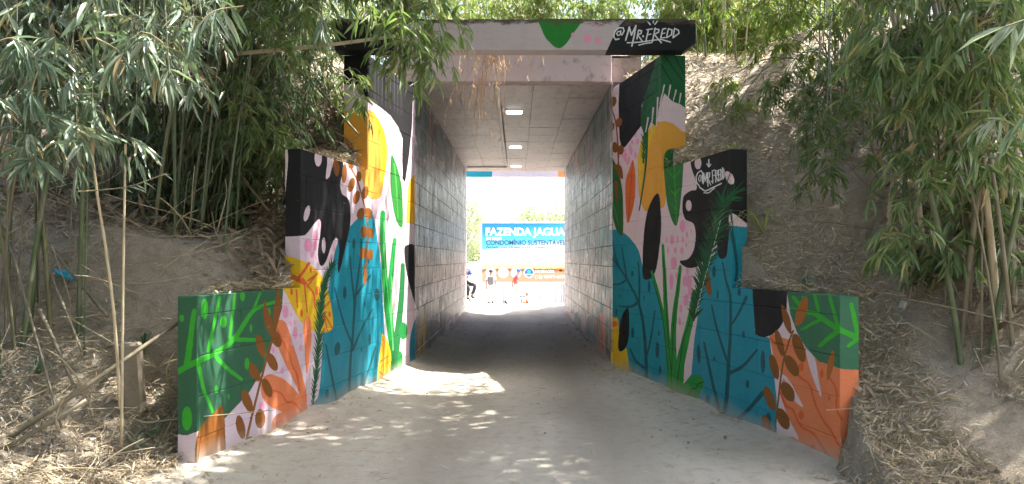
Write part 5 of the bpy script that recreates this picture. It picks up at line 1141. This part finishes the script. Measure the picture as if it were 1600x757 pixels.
# walker: faces right (+X): local forward is -Y, so turn by +90 degrees
J = stand(.42, .5); J['chest'] = (0, -.06, 1.27); J['neck'] = (0, -.12, 1.45); J['head'] = (0, -.17, 1.57); J['shoulderl'] = (.18, -.07, 1.37); J['shoulderr'] = (-.18, -.07, 1.37)
def ground_at(Y): return ground_z(Y) - .0
person('person striding right in red shirt, blue cap and pale trousers before the billboard', ((805-VX)/F*37.5, 37.5, ground_at(37.5) + .0), R(90), J, ('red', 'palegrey'), 'bluecloth')
p2 = person('person in white seen from behind carrying a grey backpack', ((767-VX)/F*38.5, 38.5, ground_at(38.5)), R(180), stand(.12, .3), ('whitecloth', 'whitecloth'))
bp = MB(); bp.box((-.16, .12, 1.0), (.16, .30, 1.42), .05); bag = bp.build('backpack', M['greycloth']); bag.location = p2.location; bag.rotation_euler = p2.rotation_euler
tag(bag, 'grey backpack on the back of the person in white', 'backpack')
for s in (-1, 1):
    st_ = MB(); st_.tube([(s*.10, .14, 1.38), (s*.11, 0, 1.47), (s*.11, -.13, 1.36), (s*.12, -.10, 1.15), (s*.13, .13, 1.06)], .016, 6); st_.build('strap', M['greycloth'], bag)
# bicycle and rider resting just beyond the tunnel on the left
M['tyre'] = simple('tyre_rubber', (.05,.05,.05), .8, .1); M['bikepaint'] = simple('bicycle_grey_paint', (.25,.26,.28), .35, .1)
bk = empty('bicycle', (-1.80, 27.2, ground_z(27.2)), R(-6), 'grey bicycle leaning beside the left wall beyond the tunnel', 'bicycle'); bk.rotation_euler = (0, R(-14), R(-8))
def wheel(cy):
    def ring(rr, tr, seg=28, ts=6):
        v, f = [], []
        for i in range(seg):
            for k in range(ts):
                a = 2*math.pi*i/seg; b = 2*math.pi*k/ts; v.append((tr*math.sin(b), cy + (rr + tr*math.cos(b))*math.cos(a), .34 + (rr + tr*math.cos(b))*math.sin(a)))
        for i in range(seg):
            for k in range(ts): f.append((i*ts+k, ((i+1)%seg)*ts+k, ((i+1)%seg)*ts+(k+1)%ts, i*ts+(k+1)%ts))
        return v, f
    m = MB(); m.add(*ring(.315, .024), True); w_ = m.build('wheel', M['tyre'], bk)
    m = MB(); m.add(*ring(.285, .010), True)
    for k in range(14): a = 2*math.pi*k/14; m.tube([(0, cy, .34), (0, cy + .285*math.cos(a), .34 + .285*math.sin(a))], .0025, 4)
    m.tube([(-.05, cy, .34), (.05, cy, .34)], .02, 8); m.build('rim', M['steel'], w_)
wheel(0); wheel(1.03)
m = MB(); m.tube([(0, .12, .86), (0, .62, .30), (0, .78, .80)], .018, 8); m.tube([(0, .15, .80), (0, .76, .76)], .018, 8); m.tube([(0, .62, .30), (0, 1.03, .34), (0, .77, .76)], .012, 8)
for s in (-1, 1): m.tube([(s*.04, 0, .34), (s*.04, .10, .78)], .012, 6)
m.tube([(0, .09, .76), (0, .15, .98)], .016, 8); m.build('frame', M['bikepaint'], bk)
m = MB(); m.tube([(-.28, .22, 1.02), (-.10, .14, 1.0), (.10, .14, 1.0), (.28, .22, 1.02)], .013, 8); m.build('handlebar', M['steel'], bk)
m = MB(); m.ball((0, .82, .90), .12, 12, 6, (.6, 1.1, .35)); m.tube([(0, .78, .80), (0, .80, .88)], .013, 6); m.build('saddle', M['black'], bk)
m = MB(); m.tube([(-.16, .62, .22), (-.05, .62, .30), (.05, .62, .30), (.16, .62, .38)], .010, 6); m.box((-.24, .58, .20), (-.15, .66, .23)); m.box((.15, .58, .36), (.24, .66, .39)); m.build('pedals', M['black'], bk)
J = dict(pelvis=(0,0,.80), chest=(.02,-.08,1.14), neck=(.03,-.12,1.32), head=(.03,-.15,1.44))
for s, g in (('l', 1), ('r', -1)):
    J['shoulder'+s] = (g*.18+.02, -.08, 1.25); J['elbow'+s] = (g*.24+.04, -.22, 1.02); J['wrist'+s] = (g*.14+.05, -.40, .98); J['hip'+s] = (g*.10, -.02, .78)
J['kneel'] = (.42, -.32, .74); J['anklel'] = (.30, -.30, .36); J['toel'] = (.36, -.42, .30); J['kneer'] = (.16, -.40, .70); J['ankler'] = (.14, -.32, .32); J['toer'] = (.16, -.46, .27)
person('person in blue shirt and black trousers sitting on the bicycle', (-1.90, 27.7, ground_z(27.7)), R(0), J, ('bluecloth', 'black'))
# --- bits on the bright yard
M['orange'] = simple('orange_plastic', (.75,.10,.03), .5, .08)
e = empty('traffic_post', ((823.5-VX)/F*36, 36, ground_z(36)), 0, 'short orange and white traffic post on the bright yard', 'traffic post')
for k in range(4): MB().tube([(0, 0, .04+.17*k), (0, 0, .04+.17*(k+1)-.002)], .075, 12).build('band', M['orange'] if k % 2 == 0 else M['white'], e)
MB().box((-.18, -.18, 0), (.18, .18, .04), .01).build('base', M['orange'], e)
e = empty('low_barrier', ((829-VX)/F*37, 37.2, ground_z(37.2)), R(12), 'low grey metal barrier beside the orange post', 'barrier')
for x in (-.5, .5): MB().tube([(x-.1, 0, 0), (x, 0, .38), (x+.1, 0, 0)], .02, 6).build('leg', M['greycloth'], e)
MB().tube([(-.55, 0, .38), (.55, 0, .34)], .022, 6).build('rail', M['greycloth'], e)
e = empty('small_sign', ((858.5-VX)/F*38, 38, ground_z(38)), 0, 'small square framed sign standing on the yard', 'sign')
m = MB()
for q in (((-.12, .30), (.12, .34)), ((-.12, .52), (.12, .56)), ((-.12, .34), (-.08, .52)), ((.08, .34), (.12, .52))): m.box((q[0][0], -.01, q[0][1]), (q[1][0], .02, q[1][1]))
m.build('frame', M['greycloth'], e); MB().box((-.08, 0, .34), (.08, .012, .52)).build('panel', M['paper'], e); MB().box((-.015, -.005, -.05), (.015, .015, .30)).build('stake', M['greycloth'], e)
e = None
for k, (px, Y, lab) in enumerate(((787, 41, 'left one near the white clad person'), (845, 40, 'middle one near the small sign'), (868, 41.3, 'right one by the billboard leg'))):
    e = empty('marker_post', ((px-VX)/F*Y, Y, ground_z(Y)), 0, 'thin dark marker post on the yard, ' + lab, 'post', 'marker posts on the yard'); MB().tube([(0,0,-.1),(0,0,.75)], .03, 8).build('stake', M['greycloth'], e); MB().ball((0,0,.77), .045, 8, 6).build('knob', M['greycloth'], e)
# white fence behind the billboard
fe = empty('white_fence', (0, 46, -1.05), 0, 'white slatted fence at the back of the yard under the billboard', 'fence')
rail = MB().box((-8, .02, .95), (8, .06, 1.03)).mesh('rail'); rail.materials.append(M['white'])
link('rail', rail, None, fe); link('rail', rail, None, fe).location = (0, 0, -.6)
pk = MB().prism([(-.045, 0), (.045, 0), (.045, 1.2), (0, 1.26), (-.045, 1.2)], 0, .02).mesh('picket'); pk.materials.append(M['white'])
for i in range(88): link('picket', pk, None, fe).location = (-7.9 + i * .18, 0, .02)

# --- small things on the left and right banks
M['bag'] = simple('blue_plastic_film', (.02,.32,.50), .3, .15)
hp = hit(108, 446); bm = bmesh.new(); bmesh.ops.create_icosphere(bm, subdivisions=3, radius=1)
for v in bm.verts:
    n_ = mn.fractal(v.co * 1.6, 1, 2, 3); v.co = Vector((v.co.x*.095*(1+.35*n_), v.co.y*.06*(1+.4*n_), v.co.z*.032*(1+.8*mn.fractal(v.co*4, 1, 2, 3)))); v.co.z -= v.co.x * .35
me = bpy.data.meshes.new('plastic_bag'); bm.to_mesh(me); bm.free(); o = link('plastic_bag', me, M['bag']); o.location = hp + Vector((0, -.03, .05)); tag(o, 'crumpled bright blue plastic bag lying on the left bank', 'plastic bag')
hp = hit(213, 648); m = MB(); m.box((-.075, -.06, -.15), (.075, .06, .66), .02); o = m.build('concrete_post', concrete('post_concrete', (.17,.14,.105), (.26,.215,.165), (.10,.08,.055), .8)); o.location = hp; o.rotation_euler = (R(3), R(-3), R(12)); o.location.z -= .1; tag(o, 'stained short concrete post standing left of the green wall end', 'post')
hp = hit(1412, 480); m = MB(); m.box((-.04, -.03, -.03), (.04, .03, .05), .01); o = m.build('stone', M['conc']); o.location = hp; o.rotation_euler = (.3, .2, .6); tag(o, 'small square pale stone on the right bank', 'stone')
for k in range(900):
    s = random.choice((-1, 1)); y = random.uniform(4.6, 8.5); d = random.uniform(.02, 3); x = s*(bank_start(y, s)+d); z = bank_h(d, y, s); r_ = .006 + .035 * random.random() ** 3
    if k == 0: stones = MB()
    stones.ball((x, y, z), r_, 7, 5, (random.uniform(.7, 1.3), random.uniform(.7, 1.3), random.uniform(.5, .9)))
for k in range(70):
    y = random.uniform(4.6, 12); w_ = edge_x(y, 1); x = random.uniform(-w_, w_); x = math.copysign(abs(x) ** .6 * w_ ** .4, x); r_ = random.uniform(.004, .013)
    stones.ball((x, y, .02 + (.05 if abs(x) > w_ * .93 else 0)), r_, 6, 4, (1.2, 1, .7))
o = stones.build('pebbles', M['soil']); tag(o, 'loose pebbles and clods scattered over the banks and the road', 'pebbles', None, 'stuff')

# arching grass blades beside the right wing wall, tuft on the step corner, small leafy sprouts
def blades(label, base, n, L, spread, mat, dirx=0.0, name='grass_tuft', w=.012, up=1.0, cat='grass tuft'):
    e = empty(name, base, 0, label, cat); base = np.array(base); V, Fc = [], []
    for i in range(n):
        d = np.array([dirx + random.gauss(0, spread), random.gauss(-.2, spread), up]); d /= np.linalg.norm(d); le = L * random.uniform(.6, 1.15)
        p3 = d * le + np.array([d[0]*le*.7, d[1]*le*.7, -le*.75]); q = bez(np.zeros(3), d*le*.45, d*le*1.0, p3, 9); s = nrm(np.cross(q[-1]-q[0], [0, 0, 1.0]) + 1e-4)
        ww = w * np.sin(np.linspace(.25, 1, 9) * math.pi * .97)[:,None] * .6; off = sum(len(v) for v in V)
        V.append(np.concatenate([q + s*ww, q - s*ww])); Fc.append(np.array([(off+j, off+j+1, off+9+j+1, off+9+j) for j in range(8)]))
    for j, (v, f) in enumerate(zip(V, Fc)):
        link('blade', np_mesh('blade', v, f - sum(len(x) for x in V[:j]), True), mat, e)
    return e
M['blade'] = leaf_mat('grass_blade', [(0, (.16,.22,.07)), (.5, (.30,.33,.13)), (1, (.50,.42,.24))], .4, .5)
hp = hit(1195, 372, 6.5); blades('arching green and straw grass blades beside the right stepped wall', hp, 12, .55, .35, M['blade'], -.75)
blades('yellow tipped leaf tuft on the top corner of the black painted step', (2.16, 7.72, 2.68), 9, .18, .5, M['blade'], 0, w=.014)
for (px, py, lab) in ((225, 555, 'beside the short concrete post'), (238, 700, 'at the foot of the green wall end'), (560, 232, 'on the step against the left pillar'), (1330, 250, 'on the littered right slope'), (60, 590, 'at the left edge under the leaning canes'), (1255, 455, 'just behind the right wall top'), (1190, 690, 'x')):
    if lab == 'x': continue
    hp = hit(px, py) if px != 560 else Vector((-1.95, 9.1, 2.7)); e = blades('small sprout of narrow green leaves ' + lab, hp, 9, .26, .5, M['leaf_mid'], 0, 'leafy_sprout', .022, cat='sprout')
